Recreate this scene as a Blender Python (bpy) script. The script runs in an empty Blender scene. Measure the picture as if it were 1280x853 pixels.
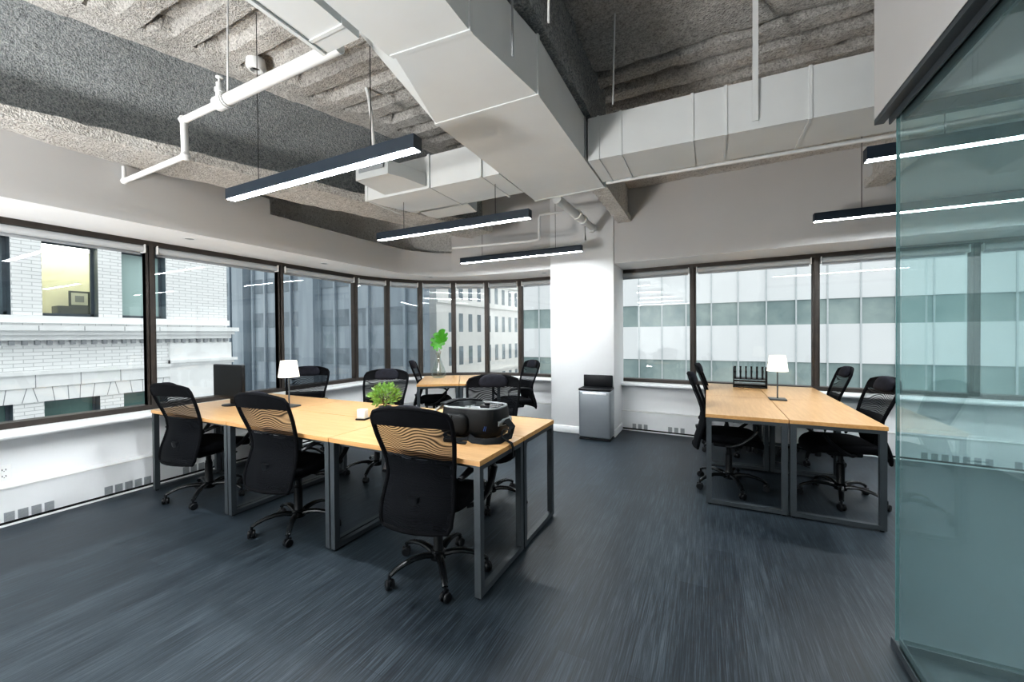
import bpy, bmesh, math, random
from mathutils import Vector, Matrix, noise
random.seed(7)
PI = math.pi
sc = bpy.context.scene
COL = sc.collection
R = math.radians

# ------------------------------------------------------------------ materials
def new_mat(name):
    m = bpy.data.materials.new(name); m.use_nodes = True
    nt = m.node_tree; nt.nodes.clear()
    out = nt.nodes.new('ShaderNodeOutputMaterial')
    return m, nt, out

def ramp(nt, fac, stops):
    r = nt.nodes.new('ShaderNodeValToRGB')
    el = r.color_ramp.elements
    el[0].position, el[0].color = stops[0][0], (*stops[0][1], 1)
    el[1].position, el[1].color = stops[-1][0], (*stops[-1][1], 1)
    for p, c in stops[1:-1]:
        e = el.new(p); e.color = (*c, 1)
    nt.links.new(fac, r.inputs['Fac'])
    return r.outputs['Color']

def tex_noise(nt, scale, detail=3, vec=None, rough=.55, dist=0):
    n = nt.nodes.new('ShaderNodeTexNoise')
    n.inputs['Scale'].default_value = scale; n.inputs['Detail'].default_value = detail
    n.inputs['Roughness'].default_value = rough; n.inputs['Distortion'].default_value = dist
    if vec is not None: nt.links.new(vec, n.inputs['Vector'])
    return n.outputs['Fac']

def coords(nt, kind='Object', scale=(1, 1, 1), rot=(0, 0, 0)):
    t = nt.nodes.new('ShaderNodeTexCoord'); mp = nt.nodes.new('ShaderNodeMapping')
    mp.inputs['Scale'].default_value = scale; mp.inputs['Rotation'].default_value = rot
    nt.links.new(t.outputs[kind], mp.inputs['Vector'])
    return mp.outputs['Vector']

def add_bump(nt, bsdf, height, strength=.3, dist=.01):
    b = nt.nodes.new('ShaderNodeBump'); b.inputs['Strength'].default_value = strength
    b.inputs['Distance'].default_value = dist
    nt.links.new(height, b.inputs['Height']); nt.links.new(b.outputs['Normal'], bsdf.inputs['Normal'])

def plain(name, col, rough=.5, metal=0, spec=.5, var=.06, scale=6, bump=0, bscale=60, coat=0, emit=None, estr=0):
    m, nt, out = new_mat(name)
    b = nt.nodes.new('ShaderNodeBsdfPrincipled')
    v = coords(nt)
    lo = tuple(max(0, c * (1 - var)) for c in col); hi = tuple(min(1, c * (1 + var)) for c in col)
    nt.links.new(ramp(nt, tex_noise(nt, scale, 3, v), [(.3, lo), (.7, hi)]), b.inputs['Base Color'])
    b.inputs['Roughness'].default_value = rough; b.inputs['Metallic'].default_value = metal
    b.inputs['Specular IOR Level'].default_value = spec; b.inputs['Coat Weight'].default_value = coat
    if emit: b.inputs['Emission Color'].default_value = (*emit, 1); b.inputs['Emission Strength'].default_value = estr
    if bump: add_bump(nt, b, tex_noise(nt, bscale, 2, v), bump, .004)
    nt.links.new(b.outputs[0], out.inputs['Surface'])
    return m

def spray_mat(name, dark, mid, light, scale=38):
    m, nt, out = new_mat(name)
    b = nt.nodes.new('ShaderNodeBsdfPrincipled'); b.inputs['Roughness'].default_value = .95
    b.inputs['Specular IOR Level'].default_value = .1
    v = coords(nt)
    n1 = tex_noise(nt, scale, 5, v, .7); n2 = tex_noise(nt, scale * 2.4, 2, v, .6)
    a = nt.nodes.new('ShaderNodeMath'); a.operation = 'ADD'
    nt.links.new(n1, a.inputs[0]); nt.links.new(n2, a.inputs[1])
    h = nt.nodes.new('ShaderNodeMath'); h.operation = 'MULTIPLY'; h.inputs[1].default_value = .5
    nt.links.new(a.outputs[0], h.inputs[0])
    big = tex_noise(nt, 1.6, 3, v)
    c1 = ramp(nt, h.outputs[0], [(.34, dark), (.47, mid), (.62, light)])
    mx = nt.nodes.new('ShaderNodeMix'); mx.data_type = 'RGBA'; mx.blend_type = 'MULTIPLY'
    mx.inputs['Factor'].default_value = .5
    nt.links.new(c1, mx.inputs['A']); nt.links.new(ramp(nt, big, [(.3, (.62, .62, .62)), (.7, (1, 1, 1))]), mx.inputs['B'])
    nt.links.new(mx.outputs['Result'], b.inputs['Base Color'])
    add_bump(nt, b, h.outputs[0], 1.0, .035)
    nt.links.new(b.outputs[0], out.inputs['Surface'])
    return m

def wood_mat(name, lo, hi, rough=.32):
    m, nt, out = new_mat(name)
    b = nt.nodes.new('ShaderNodeBsdfPrincipled'); b.inputs['Roughness'].default_value = rough
    v = coords(nt, 'Object', (1.2, 14, 14))
    n = tex_noise(nt, 3.2, 5, v, .6, .4)
    nt.links.new(ramp(nt, n, [(.28, lo), (.72, hi)]), b.inputs['Base Color'])
    nt.links.new(b.outputs[0], out.inputs['Surface'])
    return m

def floor_mat():
    m, nt, out = new_mat('vinyl_plank')
    b = nt.nodes.new('ShaderNodeBsdfPrincipled')
    v = coords(nt, 'Object', (1, 1, 1), (0, 0, R(90)))
    br = nt.nodes.new('ShaderNodeTexBrick'); nt.links.new(v, br.inputs['Vector'])
    br.inputs['Scale'].default_value = 1.0; br.inputs['Brick Width'].default_value = 1.22; br.inputs['Row Height'].default_value = .152
    br.inputs['Mortar Size'].default_value = .0012; br.inputs['Mortar Smooth'].default_value = .4; br.inputs['Bias'].default_value = 0
    br.inputs['Color1'].default_value = (.28, .28, .28, 1); br.inputs['Color2'].default_value = (.66, .66, .66, 1)
    br.inputs['Mortar'].default_value = (0, 0, 0, 1); br.offset = .37
    s1 = tex_noise(nt, 1, 6, coords(nt, 'Object', (170, 3.5, 1)), .72)
    s2 = tex_noise(nt, 1, 4, coords(nt, 'Object', (45, 2.2, 1)), .6)
    s3 = tex_noise(nt, .7, 2, coords(nt, 'Object'), .5)
    def mul(a, k):
        x = nt.nodes.new('ShaderNodeMath'); x.operation = 'MULTIPLY'; x.inputs[1].default_value = k; nt.links.new(a, x.inputs[0]); return x.outputs[0]
    def add(a, c):
        x = nt.nodes.new('ShaderNodeMath'); x.operation = 'ADD'; nt.links.new(a, x.inputs[0]); nt.links.new(c, x.inputs[1]); return x.outputs[0]
    sep = nt.nodes.new('ShaderNodeSeparateColor'); nt.links.new(br.outputs['Color'], sep.inputs[0])
    h = add(add(mul(s1, .72), mul(s2, .20)), add(mul(sep.outputs[0], .14), mul(s3, .10)))
    nt.links.new(ramp(nt, h, [(.45, (.005, .008, .012)), (.57, (.019, .028, .037)), (.82, (.095, .122, .145))]), b.inputs['Base Color'])
    nt.links.new(ramp(nt, h, [(.4, (.36,) * 3), (.8, (.54,) * 3)]), b.inputs['Roughness'])
    b.inputs['Specular IOR Level'].default_value = .45
    add_bump(nt, b, h, .18, .003)
    nt.links.new(b.outputs[0], out.inputs['Surface'])
    return m

def brick_mat():
    m, nt, out = new_mat('white_brick')
    b = nt.nodes.new('ShaderNodeBsdfPrincipled'); b.inputs['Roughness'].default_value = .7
    t = nt.nodes.new('ShaderNodeTexCoord'); s = nt.nodes.new('ShaderNodeSeparateXYZ'); c = nt.nodes.new('ShaderNodeCombineXYZ')
    nt.links.new(t.outputs['Object'], s.inputs[0]); nt.links.new(s.outputs['Y'], c.inputs['X']); nt.links.new(s.outputs['Z'], c.inputs['Y'])
    br = nt.nodes.new('ShaderNodeTexBrick'); nt.links.new(c.outputs[0], br.inputs['Vector'])
    br.inputs['Scale'].default_value = 1.0; br.inputs['Brick Width'].default_value = .30; br.inputs['Row Height'].default_value = .085
    br.inputs['Mortar Size'].default_value = .008; br.inputs['Mortar Smooth'].default_value = .2
    br.inputs['Color1'].default_value = (.93, .93, .935, 1); br.inputs['Color2'].default_value = (.86, .865, .87, 1)
    br.inputs['Mortar'].default_value = (.58, .59, .60, 1)
    nt.links.new(br.outputs['Color'], b.inputs['Base Color'])
    nt.links.new(b.outputs[0], out.inputs['Surface'])
    return m

def glass_mat(name, tint, ior=1.5, sheen=None, hz=0):
    m, nt, out = new_mat(name)
    tr = nt.nodes.new('ShaderNodeBsdfTransparent'); tr.inputs[0].default_value = (*tint, 1)
    gl = nt.nodes.new('ShaderNodeBsdfGlossy'); gl.inputs['Roughness'].default_value = .0
    gl.inputs['Color'].default_value = (.95, 1, 1, 1)
    lw = nt.nodes.new('ShaderNodeLayerWeight'); lw.inputs['Blend'].default_value = .5
    pw = nt.nodes.new('ShaderNodeMath'); pw.operation = 'POWER'; pw.inputs[1].default_value = 5
    nt.links.new(lw.outputs['Facing'], pw.inputs[0])
    f0 = ((ior - 1) / (ior + 1)) ** 2
    fr = nt.nodes.new('ShaderNodeMapRange'); fr.inputs['To Min'].default_value = f0; fr.inputs['To Max'].default_value = .9
    nt.links.new(pw.outputs[0], fr.inputs['Value'])
    mx = nt.nodes.new('ShaderNodeMixShader')
    first = tr.outputs[0]
    if sheen:
        d = nt.nodes.new('ShaderNodeBsdfDiffuse'); d.inputs[0].default_value = (*sheen, 1)
        m2 = nt.nodes.new('ShaderNodeMixShader'); m2.inputs[0].default_value = hz
        nt.links.new(tr.outputs[0], m2.inputs[1]); nt.links.new(d.outputs[0], m2.inputs[2]); first = m2.outputs[0]
    nt.links.new(fr.outputs[0], mx.inputs[0]); nt.links.new(first, mx.inputs[1]); nt.links.new(gl.outputs[0], mx.inputs[2])
    nt.links.new(mx.outputs[0], out.inputs['Surface'])
    return m

def mesh_mat(name, lo, hi, sx, sz):
    """black woven netting: open weave that lets the background through in wavy bands"""
    m, nt, out = new_mat(name)
    d = nt.nodes.new('ShaderNodeBsdfPrincipled'); d.inputs['Base Color'].default_value = (.004, .005, .007, 1)
    d.inputs['Roughness'].default_value = .8; d.inputs['Specular IOR Level'].default_value = .12
    tr = nt.nodes.new('ShaderNodeBsdfTransparent')
    v = coords(nt, 'Object', (sx, 1, sz))
    w = nt.nodes.new('ShaderNodeTexWave'); w.wave_type = 'BANDS'; w.bands_direction = 'Z'
    w.inputs['Scale'].default_value = 21; w.inputs['Distortion'].default_value = 34; w.inputs['Detail'].default_value = 0
    w.inputs['Detail Scale'].default_value = .30
    nt.links.new(v, w.inputs['Vector'])
    mr = nt.nodes.new('ShaderNodeMapRange'); mr.inputs['To Min'].default_value = lo; mr.inputs['To Max'].default_value = hi
    nt.links.new(w.outputs['Fac'], mr.inputs['Value'])
    mx = nt.nodes.new('ShaderNodeMixShader')
    nt.links.new(mr.outputs[0], mx.inputs[0]); nt.links.new(d.outputs[0], mx.inputs[1]); nt.links.new(tr.outputs[0], mx.inputs[2])
    nt.links.new(mx.outputs[0], out.inputs['Surface'])
    return m

def emis(name, col, s):
    m, nt, out = new_mat(name)
    e = nt.nodes.new('ShaderNodeEmission'); e.inputs[0].default_value = (*col, 1); e.inputs[1].default_value = s
    nt.links.new(e.outputs[0], out.inputs['Surface'])
    return m

def facade_glass(name, lo, hi, scale=(.35, .35, .5), rough=.15):
    m, nt, out = new_mat(name)
    b = nt.nodes.new('ShaderNodeBsdfPrincipled'); b.inputs['Roughness'].default_value = rough
    n = tex_noise(nt, 1.0, 4, coords(nt, 'Object', scale), .6)
    nt.links.new(ramp(nt, n, [(.32, lo), (.68, hi)]), b.inputs['Base Color'])
    nt.links.new(b.outputs[0], out.inputs['Surface'])
    return m

M = {}
M['wall'] = plain('wall_paint', (.80, .81, .82), .55, var=.02, scale=2, bump=.06, bscale=90)
M['soffit'] = plain('wall_paint_lit', (.90, .90, .90), .6, var=.01)  # wall paint lightened, bounce light put into the colour
M['trimw'] = plain('trim_paint', (.84, .855, .87), .35, var=.02)
M['bulk'] = plain('wall_paint_shaded', (.58, .58, .58), .7, var=.02, scale=1.5)  # same wall paint darkened, its shade put into the colour
M['duct'] = plain('duct_paint', (.685, .71, .715), .5, var=.03, scale=2.5, bump=.05, bscale=30)
M['pipe'] = plain('pipe_paint', (.78, .79, .79), .4, var=.04)
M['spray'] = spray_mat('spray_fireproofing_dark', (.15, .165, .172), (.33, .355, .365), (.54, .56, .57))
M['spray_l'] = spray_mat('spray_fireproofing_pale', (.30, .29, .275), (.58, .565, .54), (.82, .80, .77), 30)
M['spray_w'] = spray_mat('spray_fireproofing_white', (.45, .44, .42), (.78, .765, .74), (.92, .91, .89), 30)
M['floor'] = floor_mat()
M['wood'] = wood_mat('birch_veneer', (.49, .285, .125), (.61, .39, .195))
M['edge'] = wood_mat('birch_edge', (.50, .27, .10), (.62, .36, .15), .4)
M['steel'] = plain('grey_powder_coat', (.058, .069, .078), .42, .2, var=.05)
M['bronze'] = plain('dark_bronze_frame', (.050, .042, .037), .45, .3, var=.15, scale=9)
M['blind'] = plain('grey_blind_fabric', (.50, .52, .535), .7, var=.03)
M['white_pl'] = plain('white_plastic', (.80, .80, .79), .4, var=.02)
M['black_pl'] = plain('black_plastic', (.005, .006, .008), .42, spec=.35, var=.1)
M['black_gl'] = plain('black_gloss_metal', (.010, .012, .014), .25, .3, var=.1)
M['fabric'] = plain('black_seat_fabric', (.004, .0045, .006), .85, spec=.12, var=.2, scale=20, bump=.4, bscale=260)
M['head'] = plain('charcoal_headrest_fabric', (.012, .0125, .018), .8, spec=.15, var=.2, scale=25, bump=.3, bscale=240)
M['netting'] = mesh_mat('chair_netting', .04, .50, .8, 1.0)
M['netting2'] = mesh_mat('chair_netting_dense', .0, .05, .8, 1.3)
M['window'] = glass_mat('window_glass', (.93, .955, .96), 1.62)
M['teal'] = glass_mat('tinted_partition_glass', (.89, .952, .953), 1.42, (.58, .80, .82), .06)  # pale diffuse veil mixed in, standing for reflections of the room behind
M['clear'] = glass_mat('clear_vase_glass', (.90, .92, .91), 1.45)
M['glass_edge'] = plain('polished_glass_edge', (.13, .27, .28), .15, var=.1)
M['dhous'] = plain('blue_black_housing', (.020, .032, .048), .4, var=.05)
M['light'] = emis('led_diffuser', (.94, .98, 1), 98)
M['shade'] = plain('lit_lamp_shade', (.85, .82, .76), .8, var=.02, emit=(1, .93, .80), estr=.42)
M['screen'] = plain('black_screen', (.004, .0045, .005), .35, spec=.25, var=.05)
M['inox'] = plain('brushed_steel', (.36, .39, .42), .38, .75, var=.05, scale=3)
M['vent'] = plain('vent_grille', (.34, .36, .38), .6, var=.08, scale=90)
M['leaf'] = plain('fresh_green_leaf', (.19, .35, .075), .45, var=.35, scale=45)
M['leaf2'] = plain('bright_monstera_leaf', (.05, .25, .018), .4, var=.3, scale=10)
M['stem'] = plain('brown_stem', (.16, .12, .06), .6)
M['trim_grey'] = plain('grey_bag_piping', (.30, .33, .34), .6, var=.1)
M['bagin'] = plain('grey_bag_lining', (.17, .19, .20), .8, var=.15, bump=.2, bscale=200)
M['bag'] = plain('black_bag_nylon', (.005, .0065, .008), .5, spec=.3, var=.25, scale=14, bump=.3, bscale=160)
M['strap'] = plain('charcoal_webbing', (.008, .010, .012), .75, spec=.2, var=.2, scale=50)
M['blue'] = plain('blue_pull_tab', (.03, .09, .32), .5)
M['red'] = plain('red_ring', (.35, .06, .05), .4)
M['brick'] = brick_mat()
M['stone'] = plain('white_terracotta', (.90, .905, .91), .5, var=.04, scale=3)
M['joint'] = plain('dark_joint', (.30, .31, .33), .8)
M['reveal'] = plain('slate_window_frame', (.10, .125, .15), .5, var=.1)
M['paneT'] = facade_glass('pale_green_pane', (.44, .60, .58), (.54, .70, .68), (.2, .2, .2))
M['paneG'] = facade_glass('dark_green_pane', (.07, .15, .14), (.15, .26, .24), (.3, .5, .5))
M['yellow'] = plain('yellow_room_glow', (.80, .775, .60), .8, var=.02, emit=(.85, .82, .62), estr=.12)  # walls emit faintly, part of the room's light put into the paint
M['dark_wood'] = plain('dark_dresser', (.08, .085, .085), .6)
M['artmat'] = plain('picture_mount', (.75, .74, .68), .7)
M['spandrel'] = plain('white_spandrel', (.76, .77, .785), .5, var=.02, scale=.3)
M['bandglass'] = facade_glass('grey_green_glass', (.20, .27, .275), (.36, .43, .42), (.5, .5, .5))
M['mull'] = plain('pale_mullion', (.55, .58, .60), .5)
M['pstone'] = plain('pale_limestone', (.74, .735, .715), .8, var=.05, scale=.6)
M['slot'] = plain('slate_window_glass', (.16, .20, .23), .2, var=.25, scale=.8)
M['slate'] = facade_glass('blue_slate_glass', (.20, .245, .29), (.33, .38, .43), (.55, .2, .06), .35)
M['slate2'] = facade_glass('deep_slate_glass', (.11, .14, .17), (.20, .24, .28), (.6, .6, .4), .3)
M['street'] = plain('grey_asphalt', (.20, .20, .21), .9)
M['hole'] = plain('dark_recess', (.012, .012, .012), .9)
M['paper'] = plain('white_card', (.82, .82, .80), .6)

# ------------------------------------------------------------------ mesh builder
class MB:
    def __init__(s): s.bm = bmesh.new()
    def _xf(s, verts, M_):
        if M_ is not None: bmesh.ops.transform(s.bm, matrix=M_, verts=verts)
    def box(s, c, d, rz=0, bev=0, mat=None, seg=2):
        r = bmesh.ops.create_cube(s.bm, size=1); vs = r['verts']
        bmesh.ops.scale(s.bm, vec=d, verts=vs)
        if bev > 0:
            es = list({e for v in vs for e in v.link_edges})
            b = bmesh.ops.bevel(s.bm, geom=es, offset=min(bev, min(d) * .49), segments=seg, affect='EDGES', profile=.5)
            vs = list({v for f in b['faces'] for v in f.verts} | {v for v in vs if v.is_valid})
        m = Matrix.Translation(c) @ Matrix.Rotation(rz, 4, 'Z')
        if mat is not None: m = mat @ m
        bmesh.ops.transform(s.bm, matrix=m, verts=vs)
        return s
    def bx(s, x0, x1, y0, y1, z0, z1, bev=0):
        return s.box(((x0 + x1) / 2, (y0 + y1) / 2, (z0 + z1) / 2), (abs(x1 - x0), abs(y1 - y0), abs(z1 - z0)), 0, bev)
    def tube(s, pts, r, n=10, cap=True, sx=1, sy=1, up=Vector((0, 0, 1)), closed=False):
        pts = [Vector(p) for p in pts]; N = len(pts); rings = []
        for i, p in enumerate(pts):
            if closed: t = pts[(i + 1) % N] - pts[i - 1]
            else: t = pts[min(i + 1, N - 1)] - pts[max(i - 1, 0)]
            t.normalize()
            a = up.cross(t)
            if a.length < 1e-3: a = Vector((1, 0, 0)).cross(t)
            a.normalize(); b = t.cross(a)
            rr = r[i] if isinstance(r, (list, tuple)) else r
            rings.append([s.bm.verts.new(p + a * math.cos(2 * PI * k / n) * rr * sx + b * math.sin(2 * PI * k / n) * rr * sy) for k in range(n)])
        last = N if closed else N - 1
        for i in range(last):
            A, B = rings[i], rings[(i + 1) % N]
            for k in range(n): s.bm.faces.new((A[k], A[(k + 1) % n], B[(k + 1) % n], B[k]))
        if cap and not closed:
            s.bm.faces.new(rings[0][::-1]); s.bm.faces.new(rings[-1])
        return s
    def ribbon(s, pts, w, t, up=Vector((0, 0, 1))):
        """flat strap of width w and thickness t along pts; up = direction of its width"""
        pts = [Vector(p) for p in pts]; rings = []
        for i, p in enumerate(pts):
            d = pts[min(i + 1, len(pts) - 1)] - pts[max(i - 1, 0)]; d.normalize()
            u = up - d * up.dot(d); u.normalize(); nrm = d.cross(u)
            rings.append([s.bm.verts.new(p + u * a * w / 2 + nrm * b * t / 2) for a, b in ((-1, -1), (1, -1), (1, 1), (-1, 1))])
        for A, B in zip(rings, rings[1:]):
            for k in range(4): s.bm.faces.new((A[k], A[(k + 1) % 4], B[(k + 1) % 4], B[k]))
        s.bm.faces.new(rings[0][::-1]); s.bm.faces.new(rings[-1])
        return s
    def lathe(s, prof, c=(0, 0, 0), n=24, mat=None, cap=True):
        rings = []; vs = []
        for r, z in prof:
            ring = [s.bm.verts.new((c[0] + r * math.cos(2 * PI * k / n), c[1] + r * math.sin(2 * PI * k / n), c[2] + z)) for k in range(n)]
            rings.append(ring); vs += ring
        for A, B in zip(rings, rings[1:]):
            for k in range(n): s.bm.faces.new((A[k], A[(k + 1) % n], B[(k + 1) % n], B[k]))
        if cap: s.bm.faces.new(rings[0][::-1]); s.bm.faces.new(rings[-1])
        s._xf(vs, mat); return s
    def prism(s, poly, z0, z1):
        a = [s.bm.verts.new((x, y, z0)) for x, y in poly]; b = [s.bm.verts.new((x, y, z1)) for x, y in poly]; n = len(poly)
        s.bm.faces.new(a[::-1]); s.bm.faces.new(b)
        for k in range(n): s.bm.faces.new((a[k], a[(k + 1) % n], b[(k + 1) % n], b[k]))
        return s
    def hexa(s, lo, hi):
        a = [s.bm.verts.new(p) for p in lo]; b = [s.bm.verts.new(p) for p in hi]; n = len(lo)
        s.bm.faces.new(a[::-1]); s.bm.faces.new(b)
        for k in range(n): s.bm.faces.new((a[k], a[(k + 1) % n], b[(k + 1) % n], b[k]))
        return s
    def quad(s, *p):
        s.bm.faces.new([s.bm.verts.new(q) for q in p]); return s
    def grid(s, fn, nu, nv):
        g = [[s.bm.verts.new(fn(i / nu, j / nv)) for j in range(nv + 1)] for i in range(nu + 1)]
        for i in range(nu):
            for j in range(nv): s.bm.faces.new((g[i][j], g[i + 1][j], g[i + 1][j + 1], g[i][j + 1]))
        return s
    def rough(s, edge, amp, freq):
        """cut the mesh up and push its surface about, for sprayed coatings"""
        for _ in range(6):
            es = [e for e in s.bm.edges if e.calc_length() > edge * 1.6]
            if not es: break
            bmesh.ops.subdivide_edges(s.bm, edges=es, cuts=1, use_grid_fill=True)
        s.bm.normal_update()
        mv = []
        for v in s.bm.verts:
            d = noise.noise(v.co * freq) * .7 + noise.noise(v.co * freq * 2.7) * .5
            mv.append((v, v.normal * d * amp))
        for v, d in mv: v.co += d
        return s
    def build(s, name, mat, parent=None, recalc=True, angle=38, flat=False):
        if recalc: bmesh.ops.recalc_face_normals(s.bm, faces=s.bm.faces)
        me = bpy.data.meshes.new(name); s.bm.to_mesh(me); s.bm.free()
        me.materials.append(mat)
        if not flat:
            for p in me.polygons: p.use_smooth = True
            me.set_sharp_from_angle(angle=R(angle))
        o = bpy.data.objects.new(name, me); COL.objects.link(o)
        if parent is not None: o.parent = parent
        return o

def tag(o, label, cat, group=None):
    o['label'] = label; o['category'] = cat
    if group: o['group'] = group
    return o
def thing(name, label, cat, loc=(0, 0, 0), rz=0, group=None):
    o = bpy.data.objects.new(name, None); COL.objects.link(o); o.empty_display_size = .1
    o.location = loc; o.rotation_euler = (0, 0, rz)
    return tag(o, label, cat, group)
def struct(o): o['kind'] = 'structure'; return o
def kids(o): return [c for c in bpy.data.objects if c.parent == o]
def dup(root, loc, rz, label, group=None):
    def cp(o, par):
        c = o.copy(); COL.objects.link(c)
        if par is not None: c.parent = par
        for ch in KIDS.get(o.name, []): cp(ch, c)
        return c
    r = cp(root, None); r.location = loc; r.rotation_euler = (0, 0, rz); r['label'] = label
    if group: r['group'] = group
    return r
KIDS = {}
def index(root):
    KIDS.clear()
    for o in bpy.data.objects:
        if o.parent is not None: KIDS.setdefault(o.parent.name, []).append(o)

# ------------------------------------------------------------------ layout: X along the window-wall, Y away from the viewer, Z up
ZH, ZS = 2.39, .70                      # window head and sill
W = [(-5.03, -5.0), (-5.03, -2.1), (-5.03, -.75), (-5.03, .61), (-5.03, 1.964), (-5.03, 3.318), (-5.03, 4.55), (-4.867, 5.09), (-4.55, 5.555),
     (-4.065, 5.872), (-3.536, 6.139), (-2.936, 6.269), (-1.57, 6.195), (-.187, 6.12), (1.197, 6.062), (2.556, 5.985), (3.93, 5.905), (5.30, 5.83), (6.6, 5.755)]
def inset(poly, d):
    """the window line moved into the room by d"""
    out = []
    for i, p in enumerate(poly):
        ns = []
        for a, b in ((i - 1, i), (i, i + 1)):
            if a < 0 or b >= len(poly): continue
            v = Vector((poly[b][0] - poly[a][0], poly[b][1] - poly[a][1])).normalized(); ns.append(Vector((v.y, -v.x)))
        n = ns[0] if len(ns) == 1 else (ns[0] + ns[1]).normalized() / max(.5, (ns[0] + ns[1]).normalized().dot(ns[0]))
        dd = d[i] if isinstance(d, list) else d
        out.append((p[0] + n.x * dd, p[1] + n.y * dd))
    return out
def strip(poly_a, poly_b, z0, z1):
    """solid band between two plan polylines"""
    mb = MB(); n = len(poly_a); V = mb.bm.verts.new
    a0 = [V((*p, z0)) for p in poly_a]; a1 = [V((*p, z1)) for p in poly_a]; b0 = [V((*p, z0)) for p in poly_b]; b1 = [V((*p, z1)) for p in poly_b]
    Fc = mb.bm.faces.new
    for i in range(n - 1):
        Fc((a0[i], a0[i + 1], a1[i + 1], a1[i])); Fc((b0[i], b1[i], b1[i + 1], b0[i + 1]))
        Fc((a0[i], b0[i], b0[i + 1], a0[i + 1])); Fc((a1[i], a1[i + 1], b1[i + 1], b1[i]))
    Fc((a0[0], a1[0], b1[0], b0[0])); Fc((a0[-1], b0[-1], b1[-1], a1[-1]))
    return mb

# floor, ceiling
mb = MB(); mb.bx(-5.2, 7.2, -5.2, 6.4, -.12, 0); struct(mb.build('floor', M['floor'], angle=20))

# ribbed, sprayed deck overhead
DZ = 3.75
GA, GB = Vector((-4.62, .0)), Vector((-2.95, 4.9))           # web line of the slanting girder
def girder_x(y): return GA.x + (GB.x - GA.x) * (y - GA.y) / (GB.y - GA.y)
ys = []
for k in range(-8, 18):
    y0 = 1.54 + .288 * k
    for o_ in (-.144, -.112, -.0806, -.0700, -.0545, -.028, 0, .028, .0545, .0700, .0806, .112):
        if -.7 < y0 + o_ < 6.35: ys.append(y0 + o_)
xs = []; x = -5.1
while x < 7.1:
    xs.append(x); x += .05 if x < 3.2 else .3
def deck_z(x, y):
    ph = ((y - 1.54) / .288) % 1.0
    dph = min(ph, 1 - ph)                                   # 0 at a flute's middle
    f = 1 - min(1, max(0, (dph - .19) / .085))
    if x < -.95:
        e = girder_x(y) + .36 + .05 * math.sin(y * 21)
        m = min(1, max(0, (x - e) / .05))
        deep = .08 if (e < x < e + .07) else 0
    else:
        m = min(1, max(0, (y - 3.55) / .05)); deep = 0
    return DZ + ((.075 if x < -.95 else .12) * m + deep) * f + (.011 if x < -.95 else .020) * noise.noise((x * 5, y * 5, 0)) + .010 * noise.noise((x * 17, y * 17, 3))
mb = MB()
vv = [[mb.bm.verts.new((x, y, deck_z(x, y))) for y in ys] for x in xs]
for i in range(len(xs) - 1):
    for j in range(len(ys) - 1): mb.bm.faces.new((vv[i][j], vv[i][j + 1], vv[i + 1][j + 1], vv[i + 1][j]))
mb.bx(-5.2, 7.2, -5.2, 6.4, 4.05, 4.2)
mb.bx(-5.2, 7.2, -5.2, -.55, 3.76, 4.1)
struct(mb.build('ceiling', M['spray_l'], recalc=False, angle=60))

# ------------------------------------------------------------------ perimeter walls
iL = .12
segs = {'left': (0, 6), 'corner': (6, 11), 'right': (11, 18)}
for k, (a, b) in segs.items():
    P = W[a:b + 1]
    full = lambda d: inset(W, d)[a:b + 1]
    struct(strip(full(-.12), full(iL), -.1, ZS - .03).build('wall_' + k, M['wall'], angle=25))
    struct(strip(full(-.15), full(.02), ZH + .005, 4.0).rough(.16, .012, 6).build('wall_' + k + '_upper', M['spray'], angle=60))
# window sills with rounded nose
for k, (a, b) in segs.items():
    dep = .27 if k == 'left' else .22
    depths = [.27 if i <= 6 else .22 if i > 8 else .24 for i in range(len(W))]
    A = inset(W, .04)[a:b + 1]; B = inset(W, depths)[a:b + 1]
    mb = strip(A, B, .652, .70)
    mb.tube([(p[0], p[1], .676) for p in B], .024, 10)
    struct(mb.build({'left': 'trim_1', 'corner': 'trim_2', 'right': 'trim_3'}[k], M['trimw'], angle=40))
# end walls behind the viewer
mb = MB(); mb.bx(-5.2, 7.2, -5.2, -5.0, -.1, 4.1); struct(mb.build('wall_back', M['wall']))
mb = MB(); mb.bx(6.6, 6.8, -5.2, 6.0, -.1, 4.1); struct(mb.build('wall_east', M['wall']))

# bulkhead that drops in front of the deck above the windows
BK = [(-4.31, -5.0), (-4.31, .5), (-4.31, 2.74), (-4.305, 3.84), (-4.28, 4.20)]
for a in range(1, 9):
    t = R(180 - a * 10.6); BK.append((-3.34 + .96 * math.cos(t), 4.54 + .97 * math.sin(t)))
BK += [(-2.63, 5.555), (-2.05, 5.53), (-1.145, 5.50), (-.13, 5.455), (1.758, 5.36), (3.2, 5.30), (6.6, 5.15)]
def near_w(p):
    best = None
    Wo = inset(W, .03)
    for a, b in zip(Wo, Wo[1:]):
        A, B, Q = Vector(a), Vector(b), Vector(p); t = max(0, min(1, (Q - A).dot(B - A) / (B - A).length_squared)); c = A + (B - A) * t
        if best is None or (c - Q).length < best[0]: best = ((c - Q).length, c)
    return (best[1].x, best[1].y)
def bulk(i0, i1, ztop, name):
    P = BK[i0:i1 + 1]
    Q = [(p[0] + (q[0] - p[0]) * .12, p[1] + (q[1] - p[1]) * .12) for p, q in ((p, near_w(p)) for p in P)]
    return struct(strip(P, Q, ZH, ztop).build(name, M['bulk'], angle=32))
P_ = BK[1:12]; Q1 = [(p[0] + (q[0] - p[0]) * .30, p[1] + (q[1] - p[1]) * .30) for p, q in ((p, near_w(p)) for p in P_)]
Q2 = [(p[0] + (q[0] - p[0]) * .40, p[1] + (q[1] - p[1]) * .40) for p, q in ((p, near_w(p)) for p in P_)]
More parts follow.
